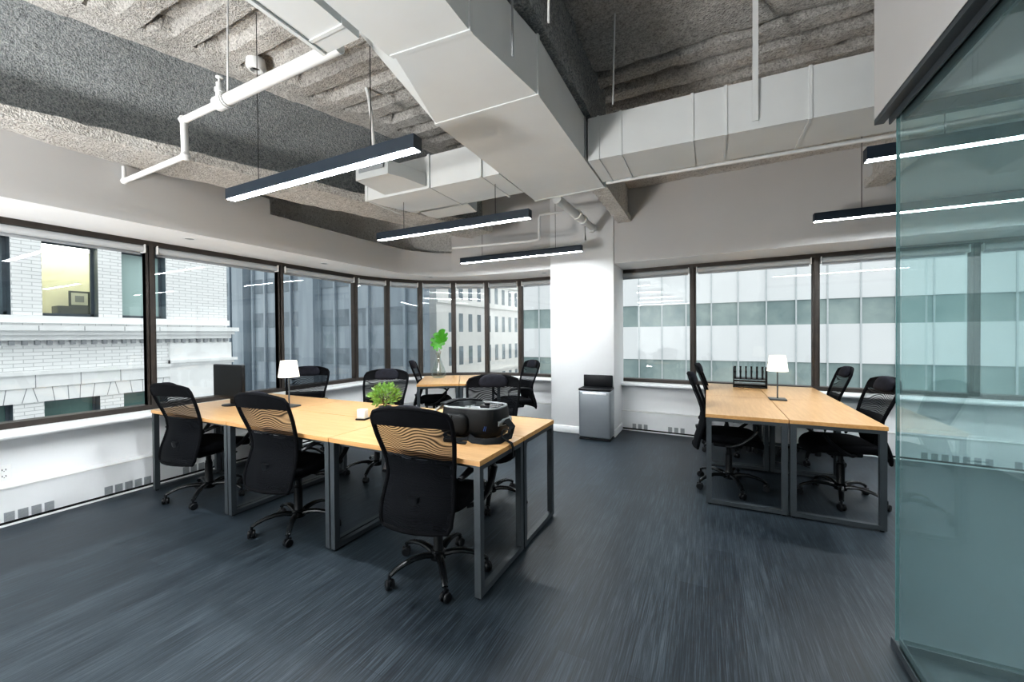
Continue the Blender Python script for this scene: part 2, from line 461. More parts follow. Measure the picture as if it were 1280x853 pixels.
struct(strip(Q1, Q2, 2.6, 3.9).rough(.10, .012, 7).build('wall_spandrel', M['spray_w'], angle=60))  # whiter coat puts the light missing in the notch into the colour
iN = 10                                                    # where the notch ends
bulk(0, 2, 2.93, 'wall_bulkhead_left'); bulk(2, iN, 2.765, 'wall_bulkhead_corner'); bulk(iN, len(BK) - 1, 4.0, 'wall_bulkhead_right')
mb = MB()                                                  # soffit under the bulkhead, out to the window heads
S = [(p, near_w(p)) for p in BK]
Wi = inset(W, .03)
poly = BK + Wi[::-1]
f = mb.bm.faces.new([mb.bm.verts.new((x, y, ZH - .004)) for x, y in poly]); r = bmesh.ops.extrude_face_region(mb.bm, geom=[f])
bmesh.ops.translate(mb.bm, vec=(0, 0, .003), verts=[v for v in r['geom'] if isinstance(v, bmesh.types.BMVert)])
bmesh.ops.triangulate(mb.bm, faces=[f for f in mb.bm.faces if len(f.verts) > 4])
struct(mb.build('trim_4', M['soffit'], angle=30))

# column
mb = MB(); mb.bx(-2.07, -1.15, 5.47, 6.14, -.1, 4.0, .006); struct(mb.build('wall_column', M['wall'], angle=30))
mb = MB(); mb.bx(-2.085, -1.135, 5.455, 6.05, 0, .10, .006); struct(mb.build('baseboard_column', M['trimw']))

# ------------------------------------------------------------------ windows and their rolled-up blinds
glazed = [2, 3, 4, 5, 6, 7, 8, 9, 10, 11, 12, 13, 14, 15, 16]
ordinal = {3: 'wide window nearest the viewer on the left wall', 4: 'wide window with the brick corner outside, left wall',
           5: 'last wide window of the left wall before the curve', 6: 'first narrow window of the curved corner', 7: 'second narrow window of the curved corner',
           8: 'third narrow curved-corner window, behind the vase', 9: 'fourth narrow window of the curved corner', 10: 'fifth narrow curved-corner window, beside the last mullion',
           11: 'window just left of the white column', 12: 'window just right of the white column', 13: 'wide window behind the letter rack',
           14: 'wide window behind the right-hand chairs', 15: 'window seen through the tinted glass partition'}
WC = inset(W, -.05); bl = None
for n, i in enumerate(glazed):
    a, b = Vector(W[i]), Vector(W[i + 1]); d = (b - a); L = d.length; ang = math.atan2(d.y, d.x)
    T = Matrix.Translation((a.x, a.y, 0)) @ Matrix.Rotation(ang, 4, 'Z')
    mb = MB()
    # local: x along the window, y to the outside
    mb.box((L / 2, .02, ZH - .026), (L + .02, .10, .056)); mb.box((L / 2, .03, ZS + .022), (L + .02, .13, .05))
    for xx in (0, L):
        mb.box((xx, .02, (ZH + ZS) / 2), (.078, .075, ZH - ZS), 0, .006)
        mb.box((xx, -.024, (ZH + ZS) / 2), (.034, .02, ZH - ZS))
    fr = struct(mb.build('window_%d' % (n + 1), M['bronze'])); fr.matrix_world = T
    mb = MB(); mb.quad((.03, .04, ZS), (L - .03, .04, ZS), (L - .03, .04, ZH - .03), (.03, .04, ZH - .03))
    mb.build('pane', M['window'], fr, recalc=False)
    if i in ordinal:
        t = thing('roller_blind', 'rolled-up grey roller blind above the ' + ordinal[i], 'blind', T.to_translation(), ang, 'rolled-up blinds over the windows')
        x0, x1 = .05, L - .05
        mb = MB(); mb.tube([(x0 + .01, -.012, ZH - .090), (x1 - .01, -.012, ZH - .090)], .033, 14); mb.build('fabric_roll', M['blind'], t)
        mb = MB(); mb.box(((x0 + x1) / 2, .018, ZH - .132), (x1 - x0 - .03, .008, .03), 0, .002); mb.build('hem_bar', M['vent'], t)
        for xx in (x0, x1):
            mb = MB(); mb.box((xx, -.010, ZH - .088), (.012, .075, .085), 0, .005); mb.build('bracket', M['white_pl'], t)

# recessed spots in the soffit
for x, y, lab in ((-4.55, 2.09, 'round recessed spot above the window with the brick corner'), (-4.56, 3.62, 'round recessed spot above the left wall before the curve'),
                  (-4.12, 5.30, 'round recessed spot above the curved corner windows'), (-2.3, 5.80, 'round recessed spot beside the white column')):
    t = thing('recessed_spotlight', lab, 'spotlight', (x, y, ZH - .004), 0, 'recessed spots in the soffit')
    mb = MB(); mb.lathe([(.038, 0), (.055, 0), (.055, -.004), (.038, -.004)], n=20, cap=False); mb.build('rim', M['trimw'], t)
    mb = MB(); mb.lathe([(.001, -.001), (.038, -.002)], n=20, cap=False); mb.build('lens', M['vent'], t)

# ------------------------------------------------------------------ radiator covers
def radiator(a, b, dep, h, vents, label, nm='radiator_cover'):
    A = inset(W, iL + .001)[a:b + 1]; depths = [.275 if i <= 6 else .20 if i > 8 else .24 for i in range(len(W))]
    B = inset(W, depths)[a:b + 1]
    t = thing(nm, label, 'radiator')
    mb = strip(A, B, .035, h); mb.build('casing', M['trimw'], t, angle=30)
    mb = strip(A, inset(W, [q - .012 for q in depths])[a:b + 1], .012, .0352); mb.build('plinth', M['hole'], t)
    mb = strip(A, inset(W, [q + .004 for q in depths])[a:b + 1], 0, .013); mb.build('skirting_strip', M['trimw'], t)
    mb = strip(inset(W, [q - .02 for q in depths])[a:b + 1], inset(W, [q + .006 for q in depths])[a:b + 1], h - .004, h + .006); mb.build('top_lip', M['white_pl'], t)
    for seg, s0 in vents:
        p, q = Vector(B[seg]), Vector(B[seg + 1]); d = (q - p).normalized(); ang = math.atan2(d.y, d.x)
        c = p + d * s0
        mb = MB(); mb.box((0, 0, 0), (.052, .004, .07))
        for k in range(7): mb.box((0, -.003, -.03 + k * .01), (.052, .003, .004))
        v = mb.build('vent_grille', M['vent'], t); v.location = (c.x, c.y, .070); v.rotation_euler = (0, 0, ang)
vl = []
for g0 in (.955, 1.515, 2.08, 2.9, 3.6):
    for k in range(4 if g0 < 1.2 else 5): vl.append((4 if g0 + k * .068 > 1.964 else 3, 0))
def left_vents():
    out = []
    for g0 in (.985, 1.54, 2.12, 2.85, 3.55):
        for k in range(4 if g0 < 1.2 else 5):
            y = g0 + k * .068
            for i in range(1, 6):
                if W[i][1] <= y < W[i + 1][1]: out.append((i, y - W[i][1]))
    return out
radiator(0, 6, .27, .285, left_vents(), 'long white radiator cover with square vents under the left windows')
radiator(6, 11, .23, .285, [(4, .10), (4, .17), (4, .24), (4, .31)], 'white radiator cover along the curved corner behind the far desk pair')
rv = []
Bx = inset(W, .20)
for g in ([-.965, -.885, -.805], [-.475, -.395, -.315], [-.06, .02, .1], [.55, .63, .71], [2.10, 2.18, 2.26, 2.34, 2.42, 2.50, 2.58], [2.78, 2.86, 2.94, 3.02]):
    for x in g:
        for i in range(11, 18):
            if Bx[i][0] <= x < Bx[i + 1][0]: rv.append((i - 11, (x - Bx[i][0])))
radiator(11, 18, .2, .285, rv, 'long white radiator cover with square vents under the right windows')

# wall socket with a plug
t = thing('wall_socket', 'white double socket low on the left wall at the frame edge', 'socket', (-4.912, .995, .375), R(90))
mb = MB(); mb.box((0, 0, 0), (.075, .012, .118), 0, .004); mb.build('faceplate', M['white_pl'], t)
for dz in (-.025, .025):
    mb = MB()
    for dx in (-.009, .009): mb.box((dx, -.0065, dz), (.004, .002, .013))
    mb.box((0, -.0065, dz - .012), (.005, .002, .005)); mb.build('outlet_slots', M['black_pl'], t)

# ------------------------------------------------------------------ overhead structure
mb = MB()
d = (GB - GA).normalized(); nrm = Vector((d.y, -d.x))
def gp(s, off): q = GA + d * s + nrm * off; return (q.x, q.y)
mb.prism([gp(-.8, -.05), gp(5.2, -.05), gp(5.2, .06), gp(-.8, .06)], 2.9, 3.80)
mb.prism([gp(-.8, -.22), gp(5.2, -.22), gp(5.2, .26), gp(-.8, .26)], 2.86, 2.93)
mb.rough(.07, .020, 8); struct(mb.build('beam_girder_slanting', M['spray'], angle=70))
mb = MB(); mb.prism([gp(-.8, -.23), gp(5.2, -.23), gp(5.2, .28), gp(-.8, .28)], 2.845, 2.925)
mb.rough(.05, .022, 11); struct(mb.build('beam_flange_slanting', M['spray_l'], angle=70))
# girders running away from the viewer, hidden above the duct until they reach the bulkhead
def stub(x0, x1, y0, y1, z, nm):
    mb = MB(); mb.bx(x0, x1, y0, y1, z, z + .07); mb.bx((x0 + x1) / 2 - .02, (x0 + x1) / 2 + .05, y0 + .2, y1, z + .05, 3.8)
    mb.rough(.05, .02, 12); struct(mb.build(nm, M['spray_w'], angle=70))
stub(-1.09, -.92, 4.0, 5.48, 2.925, 'beam_stub_column')
stub(1.47, 1.64, 4.55, 5.38, 2.925, 'beam_stub_east')
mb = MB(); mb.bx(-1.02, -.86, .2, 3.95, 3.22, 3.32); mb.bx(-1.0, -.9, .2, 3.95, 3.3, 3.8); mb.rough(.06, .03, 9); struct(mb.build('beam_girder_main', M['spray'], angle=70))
mb = MB()                                                # perimeter girder above the right-hand bulkhead
mb.prism([(-1.0, 5.06), (6.5, 4.70), (6.5, 5.16), (-1.0, 5.50)], 3.36, 3.45); mb.prism([(-1.0, 5.28), (6.5, 4.92), (6.5, 5.1), (-1.0, 5.46)], 3.4, 3.8)
mb.rough(.06, .028, 9); struct(mb.build('beam_girder_right', M['spray_w'], angle=70))

# ducts
def flange_rect(mb, x0, x1, y, z0, z1, w=.022, p=.007):
    mb.bx(x0 - p, x1 + p, y - w / 2, y + w / 2, z0 - p, z1 + p)
D0, D1 = 2.85, 3.20
t = thing('air_duct', 'wide pale grey ceiling duct running away from the viewer', 'duct')
mb = MB()
mb.prism([(-1.49, -3), (-1.0, -3), (-1.0, 1.60), (-1.46, 1.56)], D0, D1)
mb.hexa([(-1.43, 1.56, D0), (-1.0, 1.60, D0), (-.906, 2.205, D0), (-1.645, 2.195, D0)], [(-1.80, 1.56, D1), (-1.0, 1.60, D1), (-.906, 2.205, D1), (-1.80, 2.195, D1)])
mb.prism([(-1.645, 2.195), (-.904, 2.205), (-.90, 3.885), (-1.652, 3.93)], D0, D1)
mb.build('duct_body', M['duct'], t, angle=20)
for pts in ([(-1.44, 1.562), (-.998, 1.60)], [(-1.645, 2.195), (-.904, 2.205)], [(-1.65, 3.925), (-.90, 3.88)]):
    mb = MB(); a, b = pts; mb.prism([(a[0] - .008, a[1] - .012), (b[0] + .008, b[1] - .012), (b[0] + .008, b[1] + .012), (a[0] - .008, a[1] + .012)], D0 - .006, D1 + .006); mb.build('seam_flange', M['duct'], t)
mb = MB(); mb.bx(-.9, -.893, 3.18, 3.2, D0 + .01, D1); mb.bx(-.905, -.897, 1.85, 1.86, D0 + .01, D1); mb.build('side_seam', M['vent'], t)
t = thing('air_duct', 'narrow pale duct alongside the left edge of the wide duct', 'duct')
mb = MB(); mb.bx(-1.735, -1.505, -3, 1.405, D0 + .005, D1); mb.build('duct_body', M['duct'], t)
mb = MB(); mb.bx(-1.75, -1.728, -3, 1.40, D0 - .006, D0 + .03); mb.bx(-1.74, -1.5, 1.30, 1.318, D0 - .002, D1); mb.build('seam_flange', M['duct'], t)
t = thing('air_duct', 'pale grey duct branching right from the wide duct', 'duct')
mb = MB(); mb.prism([(-.885, 3.235), (4.6, 3.40), (4.6, 3.78), (-.885, 3.745)], D0 + .002, D1); mb.build('duct_body', M['duct'], t)
for x in (-.80, -.62, -.10, .12, .62):
    mb = MB(); yy = 3.235 + (x + .885) * .03
    mb.prism([(x - .010, yy - .007), (x + .010, yy - .007), (x + .010, 3.76), (x - .010, 3.76)], D0 - .004, D1 + .004); mb.build('seam_flange', M['duct'], t)
mb = MB(); mb.ribbon([(.30, 3.25, 2.9), (.30, 3.24, 3.2), (.30, 3.22, 3.8)], .035, .006, Vector((1, 0, 0))); mb.build('hanger_strap', M['duct'], t)
mb = MB(); mb.tube([(-.86, 3.79, 2.855), (1.5, 3.86, 2.855)], .016, 8); mb.build('edge_conduit', M['pipe'], t)
t = thing('air_duct', 'pale box duct branching left behind the first hanging light', 'duct')
mb = MB(); mb.prism([(-3.265, 3.10), (-1.66, 3.12), (-1.66, 3.645), (-3.265, 3.68)], D0, 3.165); mb.build('duct_body', M['duct'], t)
mb = MB()
mb.hexa([(-3.0, 3.645, D0), (-2.33, 3.645, D0), (-2.40, 3.96, D0), (-3.02, 3.96, D0)], [(-3.0, 3.645, 3.1), (-2.33, 3.645, 3.1), (-2.40, 3.96, 3.1), (-3.02, 3.96, 3.1)]); mb.build('rear_outlet', M['duct'], t)
for x in (-3.23, -2.42, -1.84):
    mb = MB(); mb.bx(x - .012, x + .012, 3.092, 3.69, D0 - .004, 3.17); mb.build('seam_flange', M['duct'], t)
mb = MB(); mb.prism([(-2.945, 2.69), (-2.56, 2.70), (-2.50, 2.83), (-2.45, 3.098), (-2.98, 3.098)], D0 + .02, 2.99); mb.build('front_outlet', M['duct'], t)
mb = MB(); mb.bx(-2.90, -2.60, 2.682, 2.688, 2.93, 2.975); mb.build('outlet_grille', M['vent'], t)

# sprinkler pipes
def pipe(t, pts, r, nm='pipe'):
    mb = MB(); mb.tube(pts, r, 12); return mb.build(nm, M['pipe'], t)
def elbow(t, p, r, nm='elbow'):
    mb = MB(); mb.lathe([(.001, -r), (r * .7, -r * .72), (r, 0), (r * .7, r * .72), (.001, r)], p, 12); return mb.build(nm, M['pipe'], t)
t = thing('sprinkler_pipe', 'white sprinkler pipe with a stepped drop beside the left bulkhead', 'pipe')
pipe(t, [(-3.305, 1.495, 2.95), (-2.84, 1.495, 2.95)], .023); pipe(t, [(-2.86, 1.495, 2.95), (-1.74, 1.49, 2.95)], .036, 'main_pipe')
pipe(t, [(-3.305, 1.495, 2.95), (-3.303, 1.50, 2.70)], .022, 'drop_pipe'); pipe(t, [(-3.303, 1.50, 2.70), (-4.27, 1.512, 2.70)], .02, 'lower_pipe')
pipe(t, [(-4.27, 1.512, 2.70), (-4.28, 1.513, 2.82)], .014, 'riser')
for p, r in (((-3.305, 1.495, 2.95), .033), ((-3.303, 1.5, 2.70), .033), ((-4.27, 1.512, 2.70), .026)): elbow(t, p, r)
mb = MB(); mb.tube([(-2.88, 1.495, 2.95), (-2.79, 1.495, 2.95)], .045, 12); mb.build('tee_fitting', M['pipe'], t)
mb = MB(); mb.lathe([(.022, 0), (.022, .05), (.028, .052), (.028, .075), (.018, .08), (.02, .11), (.008, .115), (.008, .14), (.022, .145), (.022, .15)], (-2.86, 1.495, 2.97), 12); mb.build('sprinkler_head', M['pipe'], t)
mb = MB(); mb.tube([(-2.77, 1.495, 2.91), (-2.74, 1.53, 2.95), (-2.77, 1.495, 3.0), (-2.79, 1.52, 3.80)], .006, 6); mb.tube([(-2.77, 1.495 + .042 * math.cos(a * PI / 8), 2.95 + .042 * math.sin(a * PI / 8)) for a in range(16)], .006, 6, closed=True); mb.build('hanger', M['pipe'], t)
t = thing('sprinkler_pipe', 'thick white pipe with thin branches beyond the duct end', 'pipe')
PX, PZ = -1.42, 2.845
pipe(t, [(PX, 3.955, PZ), (PX + .02, 4.75, PZ)], .050, 'main_pipe'); pipe(t, [(PX + .02, 4.75, PZ), (PX + .04, 5.30, PZ)], .043, 'end_pipe')
for y in (4.60, 4.84, 5.26):
    mb = MB(); mb.tube([(PX + .025, y - .03, PZ), (PX + .025, y + .03, PZ)], .060, 14); mb.build('coupling', M['pipe'], t)
pipe(t, [(-1.43, 4.6, 2.90), (-1.80, 4.6, 2.912), (-1.87, 4.6, 2.905), (-1.884, 4.6, 2.87), (-1.885, 4.6, 2.62), (-1.90, 4.6, 2.605), (-2.04, 4.6, 2.598), (-3.2, 4.62, 2.64)], .016, 'branch_pipe')
pipe(t, [(-1.44, 5.1, 2.88), (-1.436, 5.1, 2.65), (-1.46, 5.1, 2.62), (-1.50, 5.1, 2.608), (-2.5, 5.12, 2.59)], .013, 'branch_pipe')
t = thing('conduit_drop', 'thin white bent conduit dropping from the deck behind the first light', 'conduit')
pipe(t, [(-2.86, 2.75, 3.74), (-2.835, 2.75, 3.66), (-2.80, 2.75, 3.45), (-2.76, 2.75, 2.99)], .016)
t = thing('pipe_fitting', 'round open pipe end in the sprayed deck above the sprinkler pipe', 'pipe fitting', (-3.42, 2.07, 3.70))
mb = MB(); mb.lathe([(.035, .08), (.07, .06), (.075, 0), (.055, -.03), (.040, -.03), (.038, .04)], n=18, cap=False); mb.build('collar', M['pipe'], t)
mb = MB(); mb.lathe([(.04, -.002), (.001, -.004)], n=18, cap=False); mb.build('dark_opening', M['hole'], t)
for x, y, z0, z1, lab in ((-.72, 1.9, 3.0, 3.78, 'thin hanger rod beside the wide duct'), (-.62, 2.95, 3.1, 3.78, 'thin pale hanger rod nearer the duct branch')):
    mb = MB(); mb.tube([(x, y, z0), (x + .02, y, z1)], .006, 6); tag(mb.build('hanger_rod', M['pipe']), lab, 'rod')

# ------------------------------------------------------------------ hanging linear lights
LLEN = 1.84
def pendant():
    t = thing('pendant_light', '', 'light', (0, 0, 2.48), 0)
    mb = MB(); L = LLEN
    mb.bx(-L / 2, L / 2, -.036, -.031, 0, .078); mb.bx(-L / 2, L / 2, .031, .036, 0, .078); mb.bx(-L / 2, L / 2, -.036, .036, .066, .078)
    mb.bx(-L / 2, -L / 2 + .005, -.036, .036, 0, .078); mb.bx(L / 2 - .005, L / 2, -.036, .036, 0, .078); mb.build('housing', M['dhous'], t)
    mb = MB(); mb.bx(-L / 2 + .006, L / 2 - .006, -.0305, .0305, .001, .02); mb.build('diffuser', M['light'], t)
    for sx in (-1, 1):
        mb = MB(); mb.tube([(0, 0, 0), (0, 0, 1.24)], .0028, 6); cb = mb.build('suspension_cable', M['black_pl'], t); cb.location = (sx * (L / 2 - .36), 0, .078)
    return t
lights = [(-2.40, 1.80, 'black linear hanging light nearest the viewer, over the long table'), (-2.365, 3.315, 'second black linear hanging light, beyond the box duct'),
          (-2.36, 4.955, 'farthest black linear hanging light, in front of the curved windows'), (1.80, 3.20, 'upper black linear hanging light crossing the glass partition edge'),
          (1.835, 4.72, 'lower black linear hanging light in front of the right windows'),
          (-2.46, .22, 'black linear hanging light left of the viewer'), (-2.46, -1.4, 'black linear hanging light behind the viewer on the left'),
          (-2.46, -3.0, 'black linear hanging light at the back of the room')]
p0 = pendant(); index(p0)
for i, (x, y, lab) in enumerate(lights):
    if i == 0: p0.location = (x, y, 2.48); p0['label'] = lab; p0['group'] = 'linear hanging lights'
    else:
        o = dup(p0, (x, y, 2.48), 0, lab, 'linear hanging lights')
        if i == 1:                                        # hangs from the underside of the box duct
            for c in COL.objects:
                if c.parent == o and c.name.startswith('suspension'): c.scale.z = .236

# ------------------------------------------------------------------ glass partition and its header
mb = MB()
mb.prism([(.70, -4.9), (.84, -4.9), (.84, 2.28), (6.5, 2.28), (6.5, 2.425), (.70, 2.425)], 2.405, 4.0); struct(mb.build('wall_header', M['bulk'], angle=20))
t = thing('glass_partition', 'tinted glass partition panel coming towards the viewer from the corner', 'glass partition')
mb = MB(); mb.bx(.755, .765, -4.0, 2.345, .03, 2.40); mb.build('pane', M['teal'], t)
mb = MB(); mb.bx(.735, .742, -4.8, 2.37, 2.355, 2.41); mb.bx(.778, .785, -4.8, 2.37, 2.355, 2.41); mb.bx(.70, .735, -4.8, 2.425, 2.385, 2.41); mb.build('top_track', M['steel'], t)
mb = MB(); mb.bx(.742, .748, -4.8, 2.36, 0, .035); mb.bx(.772, .778, -4.8, 2.36, 0, .035); mb.build('floor_track', M['steel'], t)
t = thing('glass_partition', 'tinted glass partition panel running right from the corner', 'glass partition')
mb = MB(); mb.bx(.772, 6.4, 2.335, 2.345, .03, 2.40); mb.build('pane', M['teal'], t)
mb = MB(); mb.bx(.79, 6.5, 2.315, 2.322, 2.355, 2.41); mb.bx(.785, 6.5, 2.358, 2.365, 2.355, 2.41); mb.build('top_track', M['steel'], t)
mb = MB(); mb.bx(.785, 6.5, 2.318, 2.324, 0, .035); mb.bx(.785, 6.5, 2.356, 2.362, 0, .035); mb.build('floor_track', M['steel'], t)
mb = MB(); mb.bx(.7535, .7665, 2.3455, 2.349, .03, 2.40); mb.build('polished_edge', M['glass_edge'], t)

# ------------------------------------------------------------------ desks
def desk(label, loc, rz, L, Wd, group, end_only=False):
    """L along local x, Wd along local y, origin at the footprint's corner on the floor; a loop of square tube under each end"""
    t = thing('desk', label, 'desk', loc, rz, group)
    g = .003; H = .75
    mb = MB(); mb.bx(g, L - g, g, Wd - g, H - .004, H); mb.build('tabletop', M['wood'], t)
    mb = MB(); mb.bx(g, L - g, g, Wd - g, H - .028, H - .004); mb.build('edge_banding', M['edge'], t)
    q = .039
    for x0 in (.006, L - .006 - q):
        mb = MB()
        mb.bx(x0, x0 + q, .008, .008 + q, .012, H - .028); mb.bx(x0, x0 + q, Wd - .008 - q, Wd - .008, .012, H - .028)
        mb.bx(x0, x0 + q, .008 + q, Wd - .008 - q, .012, .012 + q * .8); mb.bx(x0, x0 + q, .008 + q, Wd - .008 - q, H - .028 - q * .7, H - .028)
        lg = mb.build('leg_frame', M['steel'], t)
        mb = MB()
        for yy in (.03, Wd - .03): mb.lathe([(.014, 0), (.014, .012)], (x0 + q / 2, yy, 0), 10)
        mb.build('levelling_foot', M['black_pl'], lg)
    mb = MB()
    for yy in (.05, Wd - .05 - .025): mb.bx(.05, L - .05, yy, yy + .025, H - .058, H - .028)
    mb.build('under_rail', M['steel'], t)
    return t
LX = [-4.62, -3.41, -2.243, -1.08]; LY = [1.79, 2.355, 2.92]
who = {(0, 0): 'birch desk with the monitor, against the left wall', (1, 0): 'middle birch desk of the near row, second chair tucked at it', (2, 0): 'birch desk at the near end holding the camera bag',
       (0, 1): 'birch desk at the window end of the far row', (1, 1): 'birch desk holding the small white lamp, middle of the far row', (2, 1): 'birch desk of the far row behind the camera bag'}
for (i, j), lab in who.items():
    desk(lab, (LX[i], LY[j], 0), 0, LX[i + 1] - LX[i], LY[j + 1] - LY[j], 'birch desks of the long table')
RX = [-.022, .557, 1.137]; RY = [3.645, 4.775, 5.90]
who = {(0, 0): 'birch desk at the near left of the right-hand table', (1, 0): 'birch desk at the near right of the right-hand table, beside the glass',
       (0, 1): 'birch desk under the letter rack, right-hand table', (1, 1): 'birch desk at the far right of the right-hand table'}
for (i, j), lab in who.items():
    # long side runs away from the viewer: local x along +Y
    desk(lab, (RX[i + 1], RY[j], 0), R(90), RY[j + 1] - RY[j], RX[i + 1] - RX[i], 'birch desks of the right-hand table')
A34 = R(33)
sd = Vector((-3.545, 4.225))
ex, ey = Vector((math.cos(A34), math.sin(A34))), Vector((-math.sin(A34), math.cos(A34)))
for k, lab in enumerate(('small birch desk with the vase, in the curved corner', 'small birch desk beside it, nearer the white column')):
    o = sd + ex * (.575 * (k + 1))
    desk(lab, (o.x, o.y, 0), A34 + R(90), 1.18, .575, 'birch desks in the curved corner')

# ------------------------------------------------------------------ chairs (built facing +Y)
def prof(z):
    """how far back the backrest sits at height z"""
    pts = [(.37, -.275), (.45, -.264), (.55, -.232), (.64, -.210), (.72, -.216), (.80, -.242), (.90, -.280), (.98, -.310), (1.03, -.325)]
    for (a, b), (c, d_) in zip(pts, pts[1:]):
        if a <= z <= c: return b + (d_ - b) * (z - a) / (c - a)
    return pts[-1][1]
def half(z):
    pts = [(.37, .195), (.40, .215), (.50, .222), (.64, .206), (.74, .216), (.86, .238), (.96, .243), (.985, .239), (1.005, .222)]
    for (a, b), (c, d_) in zip(pts, pts[1:]):
        if a <= z <= c: return b + (d_ - b) * (z - a) / (c - a)
    return pts[-1][1]
def back_pt(u, z, off=0):
    w = half(z); x = u * w
    crown = .032 * (1 - abs(u) ** 2.6) if z > .9 else 0
    return Vector((x, prof(z) - .045 * (1 - u * u) + .02 + off, z + crown * max(0, (z - .9) / .1)))
def make_chair():
    t = thing('office_chair', '', 'chair')
    mb = MB(); mb.grid(lambda a, b: back_pt(a * 2 - 1, .745 + b * .19), 18, 10); mb.build('backrest_mesh', M['netting'], t, recalc=False)
    mb = MB(); mb.grid(lambda a, b: back_pt(a * 2 - 1, .375 + b * .372), 18, 16); mb.build('lower_backrest', M['netting2'], t, recalc=False)
    # lower lumbar panel on the sitter's side
    mb = MB(); mb.grid(lambda a, b: back_pt((a * 2 - 1) * .86, .42 + b * .30, .014 + .018 * math.sin(b * PI)), 14, 10); mb.build('lumbar_panel', M['fabric'], t, recalc=False)
    # top band
    mb = MB()
    mb.grid(lambda a, b: back_pt(a * 2 - 1, .930 + b * .075, -.008), 18, 5); mb.grid(lambda a, b: back_pt(a * 2 - 1, .930 + b * .075, .010), 18, 5)
    mb.build('top_band', M['fabric'], t, recalc=False)
    # frame round the mesh
    zs = [.375 + k * .0315 for k in range(21)]
    path = [back_pt(-1, z) for z in zs] + [back_pt(u, 1.005) for u in (-.8, -.5, -.2, .2, .5, .8)] + [back_pt(1, z) for z in zs[::-1]] + [back_pt(u, .375) for u in (.6, .2, -.2, -.6)]
    mb = MB(); mb.tube(path, .0125, 8, closed=True, up=Vector((0, 1, 0))); mb.build('back_frame', M['fabric'], t)
    # headrest pad
    mb = MB()
    rings = []
    def hp(a, b):
        th, ph = a * 2 * PI, (b - .5) * PI
        ce = lambda v, e: math.copysign(abs(v) ** e, v)
        x = .135 * ce(math.cos(ph), .7) * ce(math.cos(th), .75); y = .034 * ce(math.cos(ph), .7) * ce(math.sin(th), .9); z = .060 * ce(math.sin(ph), .8)
        zz = .972 + z
        return Vector((x, prof(min(1.03, zz)) + .012 + y + .10 * x * x, zz + .022 - .9 * x * x))
    mb.grid(hp, 24, 14); bmesh.ops.remove_doubles(mb.bm, verts=mb.bm.verts, dist=1e-4); mb.build('headrest', M['head'], t)
    # seat
    def seat_pt(a, b):
        th, ph = a * 2 * PI, (b - .5) * PI
        ce = lambda v, e: math.copysign(abs(v) ** e, v)
        x = .245 * ce(math.cos(ph), .35) * ce(math.cos(th), .5); y = .245 * ce(math.cos(ph), .35) * ce(math.sin(th), .5); z = .042 * ce(math.sin(ph), .6)
        dip = -.05 * max(0, (y - .10) / .145) ** 2 + .018 * (x / .245) ** 2
        return Vector((x, y + .025, .465 + z + dip))
    mb = MB(); mb.grid(seat_pt, 32, 16); bmesh.ops.remove_doubles(mb.bm, verts=mb.bm.verts, dist=1e-4); mb.build('seat', M['fabric'], t)
    # arms: loop from under the seat, forward, up and back to the backrest
    for s in (-1, 1):
        pts = [(s * .20, -.02, .425), (s * .262, .02, .435), (s * .284, .09, .475), (s * .288, .16, .535), (s * .288, .205, .595), (s * .286, .205, .645), (s * .284, .165, .672), (s * .280, .08, .682),
               (s * .274, -.02, .682), (s * .262, -.11, .668), (s * .238, -.18, .640)]
        mb = MB(); mb.tube(pts, [.016, .017, .018, .018, .018, .018, .020, .021, .021, .019, .015], 10, sx=1.25, sy=.75); mb.build('armrest', M['black_pl'], t)
    # mechanism, lever, back bracket
    mb = MB(); mb.box((0, -.01, .405), (.16, .24, .055), 0, .015); mb.box((0, -.17, .45), (.07, .16, .02), 0, .006, seg=1); mb.tube([(0, -.16, .41), (0, -.24, .44), (0, -.262, .55)], .02, 8, sx=1.8)
    mb.build('tilt_mechanism', M['black_pl'], t)
    mb = MB(); mb.tube([(.07, .03, .40), (.17, .05, .395), (.23, .06, .40)], .006, 8); mb.tube([(.22, .06, .40), (.262, .062, .40)], .012, 8, sy=.6); mb.build('lever', M['black_pl'], t)
    mb = MB(); mb.lathe([(.018, 0), (.024, .006), (.024, .05), (.018, .056)], (0, .16, .345), 12); mb.build('tension_knob', M['black_pl'], t)
    # gas column
    mb = MB(); mb.lathe([(.036, .085), (.036, .10), (.030, .11), (.029, .30), (.024, .305), (.024, .32), (.019, .322), (.019, .39)], n=18); mb.build('gas_column', M['black_pl'], t)
    mb = MB(); mb.lathe([(.02, .075), (.045, .080), (.047, .125), (.036, .135)], n=20); mb.build('base_hub', M['black_gl'], t)
    for k in range(5):
        a = R(18 + 72 * k); c, s_ = math.cos(a), math.sin(a)
        pts = [(r * c, r * s_, z) for r, z in ((.03, .105), (.09, .122), (.15, .125), (.21, .115), (.262, .096), (.292, .078))]
        mb = MB(); mb.tube(pts, [.022, .021, .019, .017, .0155, .014], 10, sx=1.15, sy=.8); lg = mb.build('base_leg', M['black_gl'], t)
        cx, cy = .295 * c, .295 * s_; tw = a + R(35 + 47 * k)
        wx, wy = math.cos(tw), math.sin(tw)
        mb = MB()
        for sd_ in (-1, 1):
            o = Matrix.Translation((cx + wx * sd_ * .014, cy + wy * sd_ * .014, .0275)) @ Matrix.Rotation(tw, 4, 'Z') @ Matrix.Rotation(R(90), 4, 'Y')
            mb.lathe([(.012, -.009), (.024, -.009), (.0275, -.005), (.0275, .005), (.024, .009), (.012, .009)], n=16, mat=o)
        mb.tube([(cx, cy, .04), (cx, cy, .082)], .009, 8)
        o = Matrix.Translation((cx, cy, .034)) @ Matrix.Rotation(tw, 4, 'Z')
        mb.box((0, 0, .008), (.012, .05, .035), 0, .005, mat=o)
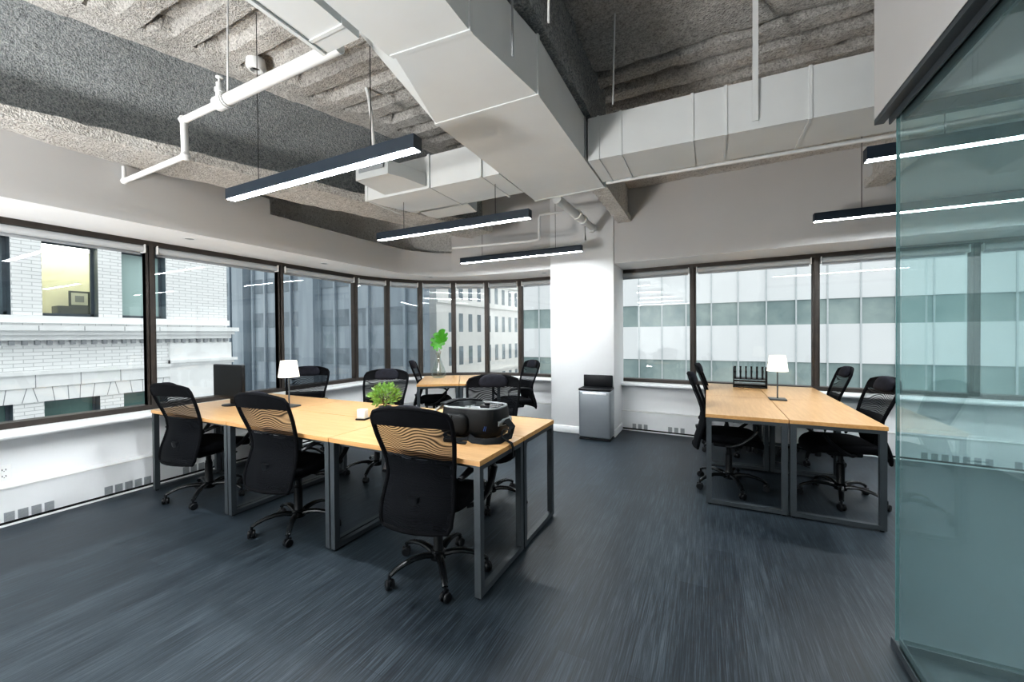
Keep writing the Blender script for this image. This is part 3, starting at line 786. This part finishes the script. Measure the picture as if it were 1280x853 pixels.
        mb.build('caster', M['black_pl'], lg)
    return t
chairs = [(-4.00, 1.955, 7, 'black mesh office chair nearest the left wall, back to the viewer'),
          (-2.74, 1.925, 6, 'black mesh office chair in the middle of the near row, back to the viewer'),
          (-1.46, 1.925, 8, 'large black mesh office chair nearest the viewer, in front of the camera bag'),
          (-4.26, 3.02, 214, 'black mesh office chair partly behind the small lit lamp'),
          (-3.08, 3.05, 204, 'black mesh office chair behind the potted plant'),
          (-1.67, 2.95, 204, 'black mesh office chair behind the camera bag'),
          (-3.66, 4.76, -58, 'black office chair in profile at the far corner desk'),
          (-2.50, 5.10, 140, 'black office chair at the far corner beside the white column'),
          (.17, 4.15, -90, 'black office chair facing right, near left of the right-hand table'),
          (.20, 5.42, -90, 'black office chair facing right, far left beside the letter rack'),
          (1.01, 4.25, 96, 'black office chair facing left, close to the glass partition edge'),
          (1.03, 5.42, 90, 'black office chair facing left, far right of the right-hand table')]
c0 = make_chair(); index(c0)
for i, (x, y, rz, lab) in enumerate(chairs):
    if i == 0: c0.location = (x, y, 0); c0.rotation_euler = (0, 0, R(rz)); c0['label'] = lab; c0['group'] = 'black mesh office chairs'
    else: dup(c0, (x, y, 0), R(rz), lab, 'black mesh office chairs')

# ------------------------------------------------------------------ things on the desks
TZ = .75
t = thing('monitor', 'small black monitor on the desk by the left window', 'monitor', (-4.19, 2.235, TZ), R(2))
mb = MB(); mb.box((0, 0, .235), (.455, .035, .33), 0, .008); mb.build('bezel', M['black_pl'], t)
mb = MB(); mb.box((0, -.0185, .242), (.425, .002, .29)); mb.build('screen', M['screen'], t)
mb = MB(); mb.box((0, .03, .10), (.055, .02, .17), 0, .005); mb.build('neck', M['black_pl'], t)
mb = MB(); mb.lathe([(.001, 0), (.088, 0), (.09, .004), (.084, .010), (.03, .016), (.001, .016)], (0, .01, 0), 28); b = mb.build('base', M['black_pl'], t); b.scale = (1, .72, 1)

def lamp(label, x, y, rz):
    t = thing('table_lamp', label, 'lamp', (x, y, TZ), rz, 'white-shaded table lamps')
    mb = MB(); mb.box((0, 0, .008), (.145, .145, .014), 0, .004); mb.build('base', M['steel'], t)
    mb = MB(); mb.tube([(0, 0, .012), (0, 0, .30)], .0065, 10); mb.build('stem', M['steel'], t)
    mb = MB(); mb.lathe([(.092, .285), (.070, .440), (.067, .440), (.089, .285)], n=32, cap=False); mb.build('shade', M['shade'], t)
    mb = MB(); mb.lathe([(.012, .30), (.013, .33), (.028, .36), (.03, .38), (.018, .40), (.001, .405)], n=14); mb.build('bulb', emis('warm_bulb_' + str(int(x * 10)), (1, .88, .7), 6), t)
    return t
lamp('small lit white table lamp on the long table', -3.573, 2.43, 0)
lamp('small lit white table lamp on the right-hand table', .62, 4.70, 0)

# potted plant
t = thing('potted_plant', 'small bushy green plant in a dark pot on the long table', 'plant', (-2.45, 2.52, TZ))
mb = MB(); mb.lathe([(.001, 0), (.042, 0), (.052, .07), (.055, .075), (.048, .075), (.045, .06), (.001, .06)], n=22); mb.build('pot', M['steel'], t)
mb = MB()
for k in range(330):
    u = random.uniform(-.9, 1); a = random.uniform(0, 2 * PI); rr = math.sqrt(1 - u * u)
    q = random.uniform(.55, 1.08); c = Vector((rr * math.cos(a) * .125, rr * math.sin(a) * .125, u * .092)) * q + Vector((0, 0, .170))
    dirn = (c - Vector((0, 0, .13))).normalized(); dirn = (dirn + Vector((random.uniform(-.5, .5), random.uniform(-.5, .5), random.uniform(-.1, .7)))).normalized()
    side = dirn.cross(Vector((random.uniform(-1, 1), random.uniform(-1, 1), random.uniform(-1, 1)))).normalized(); l = random.uniform(.026, .042); w = l * .34
    up = side.cross(dirn) * .004
    mb.quad(c - dirn * l * .4, c + side * w + up, c + dirn * l * .75, c - side * w + up)
mb.build('foliage', M['leaf'], t, recalc=False, flat=True)
mb = MB()
for k in range(14):
    a = k * 2.4; mb.tube([(0, 0, .06), (math.cos(a) * .03, math.sin(a) * .03, .12), (math.cos(a) * .08, math.sin(a) * .08, .17)], .002, 5)
mb.build('stems', M['stem'], t)
t = thing('card_box', 'small white card box with a dark base by the plant', 'box', (-2.475, 2.30, TZ), R(12))
mb = MB(); mb.box((0, 0, .048), (.07, .055, .075), 0, .006); mb.build('white_sleeve', M['paper'], t)
mb = MB(); mb.box((0, 0, .0065), (.085, .07, .013), 0, .003); mb.build('dark_base', M['black_pl'], t)

# letter rack
t = thing('letter_rack', 'black desk file rack with upright dividers at the window', 'file rack', (.46, 5.66, TZ), R(-3))
mb = MB()
for yy in (-.09, .09): mb.box((0, yy, .006), (.36, .014, .012), 0, .002)
for xx in (-.172, .172): mb.box((xx, 0, .125), (.014, .20, .25), 0, .003)
mb.build('frame', M['black_pl'], t)
for zz in (.03, .075):
    mb = MB(); mb.box((0, 0, zz), (.345, .19, .006)); mb.box((0, -.092, zz + .008), (.345, .006, .02)); mb.build('tray', M['black_gl'], t)
mb = MB(); mb.box((0, 0, .108), (.345, .19, .010)); mb.build('upper_shelf', M['black_pl'], t)
for k in range(6):
    x = -.172 + .344 * (k + .5) / 6 - .012; mb = MB()
    mb.prism([(x - .006, -.085), (x + .006, -.085), (x + .006, .085), (x - .006, .085)], .113, .245); mb.tube([(x, -.085, .112), (x, -.09, .2), (x, -.085, .262)], .0115, 8)
    mb.build('divider', M['black_pl'], t)

# vase with monstera leaves
vp = Vector((-3.80, 5.07))
t = thing('glass_vase', 'clear glass vase on the far corner desk', 'vase', (vp.x, vp.y, TZ))
mb = MB(); mb.lathe([(.001, .003), (.085, .003), (.112, .03), (.110, .09), (.072, .20), (.036, .29), (.030, .36), (.038, .395), (.034, .395), (.026, .36), (.031, .29), (.067, .20), (.104, .09), (.106, .033), (.082, .008), (.001, .008)], n=30, cap=False); mb.build('vase_body', M['clear'], t)
t = thing('monstera_sprig', 'bright green monstera leaves standing in the glass vase', 'plant', (vp.x, vp.y, TZ + .02))
mb = MB()
stems = [((0, 0, .0), (.0, 0, .25), (-.01, -.02, .40)), ((.03, .02, .0), (.01, .0, .28), (.045, .0, .40)), ((-.03, 0, 0), (-.01, 0, .25), (-.05, .0, .38)), ((.02, -.03, 0), (0, 0, .3), (.0, .03, .43))]
for s_ in stems: mb.tube(s_, .005, 6)
mb.build('stems', M['stem'], t)
def monstera(c, rx, rz_, sc_):
    mb = MB(); N = 44; ring = []
    for k in range(N + 1):
        a = -PI * .5 + 2 * PI * k / N
        r = 1 - .10 * abs(math.cos(a)) + .12 * math.sin(a)
        if k % 5 in (2, 3) and abs(math.cos(a)) > .25: r *= .60
        ring.append(Vector((math.cos(a) * r * .82, .12 * math.cos(a) ** 2, math.sin(a) * r)))
    ctr = mb.bm.verts.new((0, 0, -.3)); vs = [mb.bm.verts.new(p) for p in ring]
    for a, b in zip(vs, vs[1:]): mb.bm.faces.new((ctr, a, b))
    bmesh.ops.transform(mb.bm, matrix=Matrix.Translation(c) @ Matrix.Rotation(rz_, 4, 'Z') @ Matrix.Rotation(rx, 4, 'X') @ Matrix.Scale(sc_, 4), verts=mb.bm.verts)
    mb.build('leaf', M['leaf2'], t, recalc=False)
monstera((.0, -.03, .53), R(-10), R(30), .15); monstera((.06, .0, .585), R(14), R(55), .135); monstera((-.07, .02, .55), R(-6), R(0), .13); monstera((.03, .05, .62), R(-24), R(25), .13)

# camera backpack, lying open
t = thing('camera_backpack', 'open black camera backpack with grey lining on the near desk', 'backpack', (-1.405, 2.285, TZ), R(3))
def bag_ring(z, sx, sy, n=40):
    out = []
    for k in range(n):
        a = 2 * PI * k / n; c, s_ = math.cos(a), math.sin(a)
        e = .62 if c > 0 else .38
        out.append(Vector((math.copysign(abs(c) ** e, c) * .215 * sx, math.copysign(abs(s_) ** .5, s_) * .142 * sy, z)))
    return out
mb = MB(); rows = [bag_ring(z, a, b) for z, a, b in ((.004, .80, .80), (.02, .95, .93), (.06, 1.0, 1.0), (.13, 1.0, 1.0), (.185, .97, .95), (.195, .95, .93), (.192, .90, .87), (.15, .89, .86), (.085, .88, .85), (.08, .3, .3))]
vr = [[mb.bm.verts.new(p) for p in r_] for r_ in rows]
for A, B in zip(vr, vr[1:]):
    for k in range(40): mb.bm.faces.new((A[k], A[(k + 1) % 40], B[(k + 1) % 40], B[k]))
mb.bm.faces.new(vr[0][::-1]); mb.bm.faces.new(vr[-1])
mb.build('bag_body', M['bag'], t, angle=50)
mb = MB(); mb.tube(bag_ring(.196, .925, .90), .0075, 8, closed=True); mb.build('rim_piping', M['trim_grey'], t)
mb = MB(); vr = [[mb.bm.verts.new(p) for p in bag_ring(z, a, b)] for z, a, b in ((.19, .895, .865), (.10, .885, .855), (.088, .86, .83), (.087, .2, .2))]
for A, B in zip(vr, vr[1:]):
    for k in range(40): mb.bm.faces.new((A[k], A[(k + 1) % 40], B[(k + 1) % 40], B[k]))
mb.build('lining', M['bagin'], t)
for x, rz, l in ((-.06, 90, .22), (.03, 78, .22), (-.02, 4, .16)):
    mb = MB(); mb.box((x, .0 if rz > 50 else .03, .135), (l, .012, .095), R(rz), .005); mb.build('divider', M['trim_grey'], t)
def pod(a, b):
    th, ph = a * 2 * PI, (b - .5) * PI
    ce = lambda v, e: math.copysign(abs(v) ** e, v)
    return Vector((-.085 + .105 * ce(math.cos(ph), .45) * ce(math.cos(th), .5), -.142 + .035 * ce(math.cos(ph), .5) * ce(math.sin(th), .7), .095 + .068 * ce(math.sin(ph), .6)))
mb = MB(); mb.grid(pod, 30, 16); bmesh.ops.remove_doubles(mb.bm, verts=mb.bm.verts, dist=1e-4); mb.build('front_pocket', M['bag'], t, angle=60)
mb = MB(); mb.tube([(-.085, -.179, .04), (-.085, -.182, .10), (-.085, -.176, .155)], .004, 6); mb.build('pocket_zip', M['strap'], t)
mb = MB(); mb.hexa([(-.20, .13, .190), (-.205, -.13, .190), (-.30, -.12, .125), (-.295, .13, .16)], [(-.195, .13, .205), (-.20, -.13, .203), (-.29, -.12, .143), (-.285, .13, .178)]); mb.build('lid_flap', M['trim_grey'], t, angle=60)
mb = MB(); mb.ribbon([(-.20, -.10, .207), (-.16, .0, .222), (-.09, .10, .217), (-.02, .13, .205)], .06, .012, Vector((1, -.3, 0))); mb.build('lid_strap', M['strap'], t)
mb = MB(); mb.tube([(.20, -.085, .10), (.225, .0, .105), (.215, .09, .10), (.18, .13, .095)], .016, 8, sx=.6, sy=1.4); mb.build('side_handle', M['trim_grey'], t)
mb = MB(); mb.ribbon([(.02, -.145, .02), (.09, -.20, .012), (.17, -.20, .012), (.245, -.16, .018), (.285, -.09, .035), (.285, -.05, .085), (.25, -.04, .115), (.21, -.03, .10), (.19, -.02, .05)], .042, .012, Vector((.25, .75, .6))); mb.build('shoulder_strap', M['strap'], t)
mb = MB(); mb.lathe([(.0285, -.006), (.036, -.004), (.036, .004), (.0285, .006)], n=20, cap=False, mat=Matrix.Translation((.275, -.115, .05)) @ Matrix.Rotation(R(75), 4, 'X')); mb.build('strap_ring', M['strap'], t)
mb = MB(); mb.ribbon([(-.17, -.13, .02), (-.13, -.17, .008), (-.06, -.185, .006), (-.02, -.19, .008), (.03, -.17, .014)], .026, .005, Vector((0, .7, .5)));
mb.ribbon([(-.09, -.17, .008), (-.05, -.225, .008), (.02, -.245, .006), (.06, -.24, .005)], .028, .006, Vector((.3, 1, .2))); mb.build('waist_strap', M['strap'], t)
mb = MB()
for dx in (0, .011): mb.tube([(.128 + dx, -.142, .062), (.137 + dx, -.142, .092)], .0022, 6)
mb.build('zip_pulls', M['blue'], t)
mb = MB(); mb.ribbon([(.262, -.135, .04), (.29, -.145, .02), (.325, -.15, .008), (.334, -.15, -.02), (.336, -.15, -.075)], .02, .006, Vector((0, 1, .1))); mb.build('hanging_strap_end', M['strap'], t)
t = thing('camera', 'black camera with its lens inside the open backpack', 'camera', (-1.30, 2.31, TZ + .14), R(20))
mb = MB(); mb.box((-.03, .02, .02), (.10, .05, .08), 0, .012); mb.box((-.03, .02, .065), (.04, .04, .02), 0, .008); mb.build('camera_body', M['black_pl'], t)
mb = MB(); mb.lathe([(.03, 0), (.036, .004), (.036, .05), (.033, .052), (.033, .06), (.038, .062), (.038, .09), (.03, .092), (.026, .08), (.001, .078)], n=22, mat=Matrix.Translation((-.01, .0, .025)) @ Matrix.Rotation(R(82), 4, 'Y')); mb.build('lens', M['black_gl'], t)
mb = MB(); mb.lathe([(.0395, 0), (.0395, .006)], n=22, cap=False, mat=Matrix.Translation((.062, 0, .013)) @ Matrix.Rotation(R(82), 4, 'Y')); mb.build('lens_ring', M['red'], t)
t = thing('pouch', 'tiny black pouch on the desk between chair and backpack', 'pouch', (-1.462, 2.055, TZ), R(10))
mb = MB(); mb.box((0, 0, .014), (.07, .05, .028), 0, .009); mb.build('pouch_body', M['bag'], t)

# steel bin
t = thing('waste_bin', 'brushed steel bin with open black lid by the white column', 'bin', (-1.36, 5.32, 0), R(2))
mb = MB(); mb.box((0, 0, .345), (.43, .255, .64), 0, .03, seg=4); mb.build('bin_body', M['inox'], t)
mb = MB(); mb.box((0, 0, .013), (.425, .25, .026), 0, .01); mb.build('base_rim', M['black_pl'], t)
mb = MB(); mb.box((0, 0, .675), (.435, .26, .03), 0, .012, seg=3); mb.build('top_rim', M['black_pl'], t)
mb = MB(); mb.box((0, -.129, .625), (.32, .012, .028), 0, .005); mb.build('press_bar', M['trimw'], t)
mb = MB(); mb.box((0, .113, .77), (.40, .022, .165), 0, .01); mb.build('lid', M['black_pl'], t)

# loose cables under the right-hand table
mb = MB(); mb.tube([(.60, 5.55, .72), (.56, 5.52, .45), (.62, 5.45, .15), (.55, 5.3, .01), (.7, 5.1, .008), (.85, 5.2, .008), (.95, 5.05, .008)], .005, 6); tag(mb.build('power_cable', M['black_pl']), 'thin black cable trailing to the floor under the right-hand table', 'cable')
mb = MB(); mb.tube([(-3.95, 2.30, .72), (-3.98, 2.34, .4), (-3.9, 2.3, .1), (-3.8, 2.15, .012), (-3.6, 2.2, .01), (-3.5, 2.35, .01), (-3.7, 2.5, .01)], .006, 6); tag(mb.build('power_cable', M['black_pl']), 'thin black cable on the floor under the monitor desk', 'cable')

# ------------------------------------------------------------------ outside
struct_ground = MB(); struct_ground.bx(-90, 60, -40, 110, -22.2, -22); struct(struct_ground.build('street', M['street']))
# white brick building across the street
BX = -14.0
t = thing('brick_building', 'white brick building with cornice outside the left windows', 'building')
wins_up = [(y0, y0 + .955) for y0 in (-5.06, -3.64, -2.22, -.80, .62, 2.03, 3.455, 4.87)]
wins_lo = wins_up
mb = MB()
def facade(mb, Y0, Y1, Z0, Z1, holes, X=BX, dep=.34):
    Ys = sorted({Y0, Y1} | {h[0] for h in holes} | {h[1] for h in holes}); Zs = sorted({Z0, Z1} | {h[2] for h in holes} | {h[3] for h in holes})
    for a, b in zip(Ys, Ys[1:]):
        for c, d_ in zip(Zs, Zs[1:]):
            if any(h[0] <= a and b <= h[1] and h[2] <= c and d_ <= h[3] for h in holes): continue
            mb.quad((X, a, c), (X, b, c), (X, b, d_), (X, a, d_))
holes = [(a, b, 1.94, 3.755) for a, b in wins_up] + [(a, b, -2.2, -.06) for a, b in wins_lo] + [(a, b, 5.8, 7.7) for a, b in wins_up]
facade(mb, -12, 7.44, -22, 14, holes)
mb.quad((BX, 7.44, -22), (BX - 14, 7.44, -22), (BX - 14, 7.44, 14), (BX, 7.44, 14))
mb.build('brick_wall', M['brick'], t, recalc=False)
mb = MB()                                                  # cornice, mouldings, lintel band, corner pier
mb.bx(BX - .02, BX + .36, -12, 7.60, 1.60, 1.72); mb.bx(BX - .02, BX + .26, -12, 7.52, 1.50, 1.62); mb.bx(BX - .02, BX + .16, -12, 7.47, 1.38, 1.52)
mb.bx(BX - .02, BX + .10, -12, 7.46, 1.78, 1.95); mb.bx(BX - .02, BX + .05, -12, 7.45, 1.25, 1.40)
mb.bx(BX - .02, BX + .15, -12, 5.86, .58, .66); mb.bx(BX - .02, BX + .08, -12, 5.86, .28, .60); mb.bx(BX - .02, BX + .04, -12, 5.86, -.06, .27)
mb.bx(BX - .02, BX + .10, 5.86, 7.50, -22, 1.25); mb.bx(BX - .02, BX + .22, 5.86, 7.62, .68, .76); mb.bx(BX - .02, BX + .15, 5.86, 7.55, .60, .68)
mb.build('cornice', M['stone'], t)
mb = MB(); y = -11.9
while y < 7.4: mb.bx(BX + .05, BX + .15, y, y + .08, 1.27, 1.37); y += .19
mb.build('dentils', M['joint'], t)
mb = MB()
for k in range(24):
    y = -11.5 + k * .74
    mb.bx(BX + .361, BX + .363, y, y + .014, 1.60, 1.71)
    mb.bx(BX + .0805, BX + .083, min(y, 5.8), min(y, 5.8) + .014, .28, .6)
for a, b in wins_lo:
    for f_ in (-.12, .16, .40, .60, .84, 1.12):
        y = a + (b - a) * f_; sl = (f_ - .5) * .12
        mb.quad((BX + .0415, y, -.06), (BX + .0415, y + .014, -.06), (BX + .0415, y + .014 + sl, .27), (BX + .0415, y + sl, .27))
mb.build('stone_joints', M['joint'], t, recalc=False)
def bwin(a, b, z0, z1, pm):
    mb = MB(); X1 = BX - .32
    mb.quad((BX, a, z0), (X1, a, z0), (X1, a, z1), (BX, a, z1)); mb.quad((BX, b, z0), (BX, b, z1), (X1, b, z1), (X1, b, z0))
    mb.quad((BX, a, z0), (BX, b, z0), (X1, b, z0), (X1, a, z0)); mb.quad((BX, a, z1), (X1, a, z1), (X1, b, z1), (BX, b, z1))
    for bb in ((a, a + .05, z0, z1), (b - .05, b, z0, z1), (a, b, z0, z0 + .09), (a, b, z1 - .05, z1)): mb.bx(X1 - .03, X1 + .03, *bb)
    f_ = mb.build('window_frame', M['reveal'], t, recalc=False, flat=True)
    mb = MB(); mb.quad((X1, a + .05, z0 + .09), (X1, b - .05, z0 + .09), (X1, b - .05, z1 - .05), (X1, a + .05, z1 - .05)); mb.build('window_pane', pm, f_, recalc=False)
for k, (a, b) in enumerate(wins_up):
    bwin(a, b, 1.94, 3.755, M['window'] if k == 6 else M['paneT'] if k == 7 else M['slot'])
    bwin(a, b, -2.2, -.06, M['paneG']); bwin(a, b, 5.8, 7.7, M['slot'])
# the lit room behind one of its windows
a, b = wins_up[6]; rx0, rx1 = BX - .36, BX - 2.2
mb = MB(); z0, z1 = 1.3, 3.95; ya, yb = a - .8, b + 1.2
mb.quad((rx1, ya, z0), (rx1, yb, z0), (rx1, yb, z1), (rx1, ya, z1)); mb.quad((rx0, yb, z0), (rx1, yb, z0), (rx1, yb, z1), (rx0, yb, z1)); mb.quad((rx0, ya, z0), (rx0, ya, z1), (rx1, ya, z1), (rx1, ya, z0))
mb.quad((rx0, ya, z0), (rx1, ya, z0), (rx1, yb, z0), (rx0, yb, z0)); mb.quad((rx0, ya, z1), (rx0, yb, z1), (rx1, yb, z1), (rx1, ya, z1)); mb.build('lit_room', M['yellow'], t, recalc=False)
mb = MB(); mb.bx(rx1 + .5, rx1 + .62, ya + .3, yb - .3, 3.82, 3.90); tag(mb.build('ceiling_tube', emis('office_tube', (1, 1, .9), 9)), 'bright tube light in the yellow room across the street', 'light')
t2 = thing('dresser', 'dark dresser in the yellow lit room across the street', 'dresser', (rx1 + .3, 4.72, z0))
mb = MB(); mb.box((0, 0, .50), (.45, 1.15, 1.0), 0, .01); mb.build('carcass', M['dark_wood'], t2)
for dz in (.25, .55, .85):
    mb = MB(); mb.box((.232, 0, dz - .02), (.02, 1.05, .24), 0, .005); mb.build('drawer', M['dark_wood'], t2)
t2 = thing('picture_frame', 'small framed picture standing on the dresser across the street', 'picture', (rx1 + .3, 4.62, z0 + 1.0), R(0))
mb = MB(); mb.box((0, 0, .22), (.03, .42, .44)); mb.build('frame', M['dark_wood'], t2)
mb = MB(); mb.box((.017, 0, .22), (.005, .33, .34)); mb.build('mount', M['artmat'], t2)
mb = MB(); mb.box((.0205, 0, .22), (.004, .18, .18)); mb.build('print', M['joint'], t2)

# white banded office building straight ahead
WY = 27.0
t = thing('banded_building', 'white office building with grey-green window bands outside the right windows', 'building')
X0, X1 = -12.6, 40
for k in range(-4, 4):
    z = -.26 + 3.5 * k
    mb = MB(); mb.bx(X0, X1, WY, WY + .3, z, z + 2.12); mb.build('spandrel_band', M['spandrel'], t)
    mb = MB(); mb.bx(X0, X1, WY + .08, WY + .2, z - 1.40, z + .01); mb.build('window_band', M['bandglass'], t)
mb = MB(); x = -12.53
n = 0
while x < X1:
    mb.bx(x - .035, x + .035, WY - .05, WY, -22, 14); x += 1.414; n += 1
mb.build('mullions', M['mull'], t)
mb = MB(); mb.bx(X0, X1, WY + .3, WY + 15, -22, 14); mb.build('core', M['spandrel'], t)
# limestone building with slot windows
SX = -26.0
t = thing('limestone_building', 'pale limestone building with tall slot windows beyond the curved corner', 'building')
mb = MB(); mb.bx(SX - 14, SX, 34.4, 75, -22, 22); mb.build('stone_wall', M['pstone'], t)
mb = MB()
for z in (-3.2, 5.2, 8.3): mb.bx(SX, SX + .18, 34.4, 75, z - .25, z + .05)
mb.build('string_course', M['pstone'], t)
for k in range(14):
    y = 36.6 + k * 2.05 + (.5 if k > 3 else 0)
    for z in (-5.9, -2.05, 1.8, 5.6, 9.4):
        if z < -6.5: continue
        mb = MB(); mb.bx(SX - .05, SX + .02, y, y + .85, z, z + 2.15); w_ = mb.build('slot_window', M['slot'], t)
# blue-grey tower between
t = thing('slate_tower', 'blue-grey glass tower beyond the white brick corner', 'building')
TY = 26.0
mb = MB(); mb.bx(-70, -20.9, TY, TY + .7, -22, 30); mb.build('tower_body', M['slate'], t)
for k in range(-3, 5):
    z = -1.2 + 3.6 * k
    mb = MB(); mb.bx(-69, -20.9, TY - .06, TY, z, z + 1.5); mb.build('window_band', M['slate2'], t)
mb = MB(); x = -69
while x < -20.8: mb.bx(x - .12, x + .12, TY - .28, TY - .04, -22, 30); x += 2.1
mb.build('mullions', M['slate'], t)
mb = MB(); mb.bx(-35.5, -33.4, TY - .8, TY, -22, 30); mb.bx(-46.5, -44.5, TY - .8, TY, -22, 30); mb.build('pilaster', M['slate'], t)

# ------------------------------------------------------------------ sky, camera, colour
w = bpy.data.worlds.new('overcast'); sc.world = w; w.use_nodes = True
nt = w.node_tree; nt.nodes.clear(); out = nt.nodes.new('ShaderNodeOutputWorld'); bg = nt.nodes.new('ShaderNodeBackground')
tc = nt.nodes.new('ShaderNodeTexCoord'); sp = nt.nodes.new('ShaderNodeSeparateXYZ'); nt.links.new(tc.outputs['Generated'], sp.inputs[0])
nt.links.new(ramp(nt, sp.outputs['Z'], [(.0, (.58, .62, .62)), (.35, (.91, .945, .94)), (1, (.97, 1, .99))]), bg.inputs[0])
bg.inputs[1].default_value = 1.3
nt.links.new(bg.outputs[0], out.inputs[0])

def area(name, loc, target, size, power, col=(1, .985, .96)):
    l = bpy.data.lights.new(name, 'AREA'); l.shape = 'DISK'; l.size = size; l.energy = power; l.color = col
    o = bpy.data.objects.new(name, l); COL.objects.link(o); o.location = loc
    o.rotation_euler = (Vector(target) - Vector(loc)).to_track_quat('-Z', 'Y').to_euler(); return o
# unseen fill lamps added behind the viewer to brighten ceiling and duct undersides
area('fill_lamp', (-3.1, -1.9, .3), (-2.9, -1.9, 4), .9, 180)
area('fill_lamp', (-3.7, -3.5, .3), (-3.5, -3.5, 4), .9, 250)

cam = bpy.data.cameras.new('camera'); co = bpy.data.objects.new('camera', cam); COL.objects.link(co)
f_px = 495.0; cam.sensor_fit = 'HORIZONTAL'; cam.sensor_width = 36; cam.lens = 36 * f_px / 1280; cam.shift_y = -2.8 / 1280
roll, pitch = R(.46), R(.6)
F_ = Vector((0, math.cos(pitch), -math.sin(pitch))); U_ = Vector((0, math.sin(pitch), math.cos(pitch))); R_ = Vector((1, 0, 0))
Rc = R_ * math.cos(roll) - U_ * math.sin(roll); Uc = R_ * math.sin(roll) + U_ * math.cos(roll)
mm = Matrix((Rc, Uc, -F_)).transposed().to_4x4()
co.matrix_world = Matrix.Translation((0, 0, 1.42)) @ Matrix.Rotation(math.atan2(.4434, .8964), 4, 'Z') @ mm
cam.clip_start = .02; cam.clip_end = 300
sc.camera = co
sc.view_settings.view_transform = 'Standard'
sc.view_settings.exposure = .40
try: sc.view_settings.look = 'Medium High Contrast'
except Exception: pass
sc.cycles.max_bounces = 10; sc.cycles.diffuse_bounces = 5; sc.cycles.glossy_bounces = 4; sc.cycles.transparent_max_bounces = 24
sc.cycles.caustics_reflective = False; sc.cycles.caustics_refractive = False
sc.cycles.sample_clamp_indirect = 6
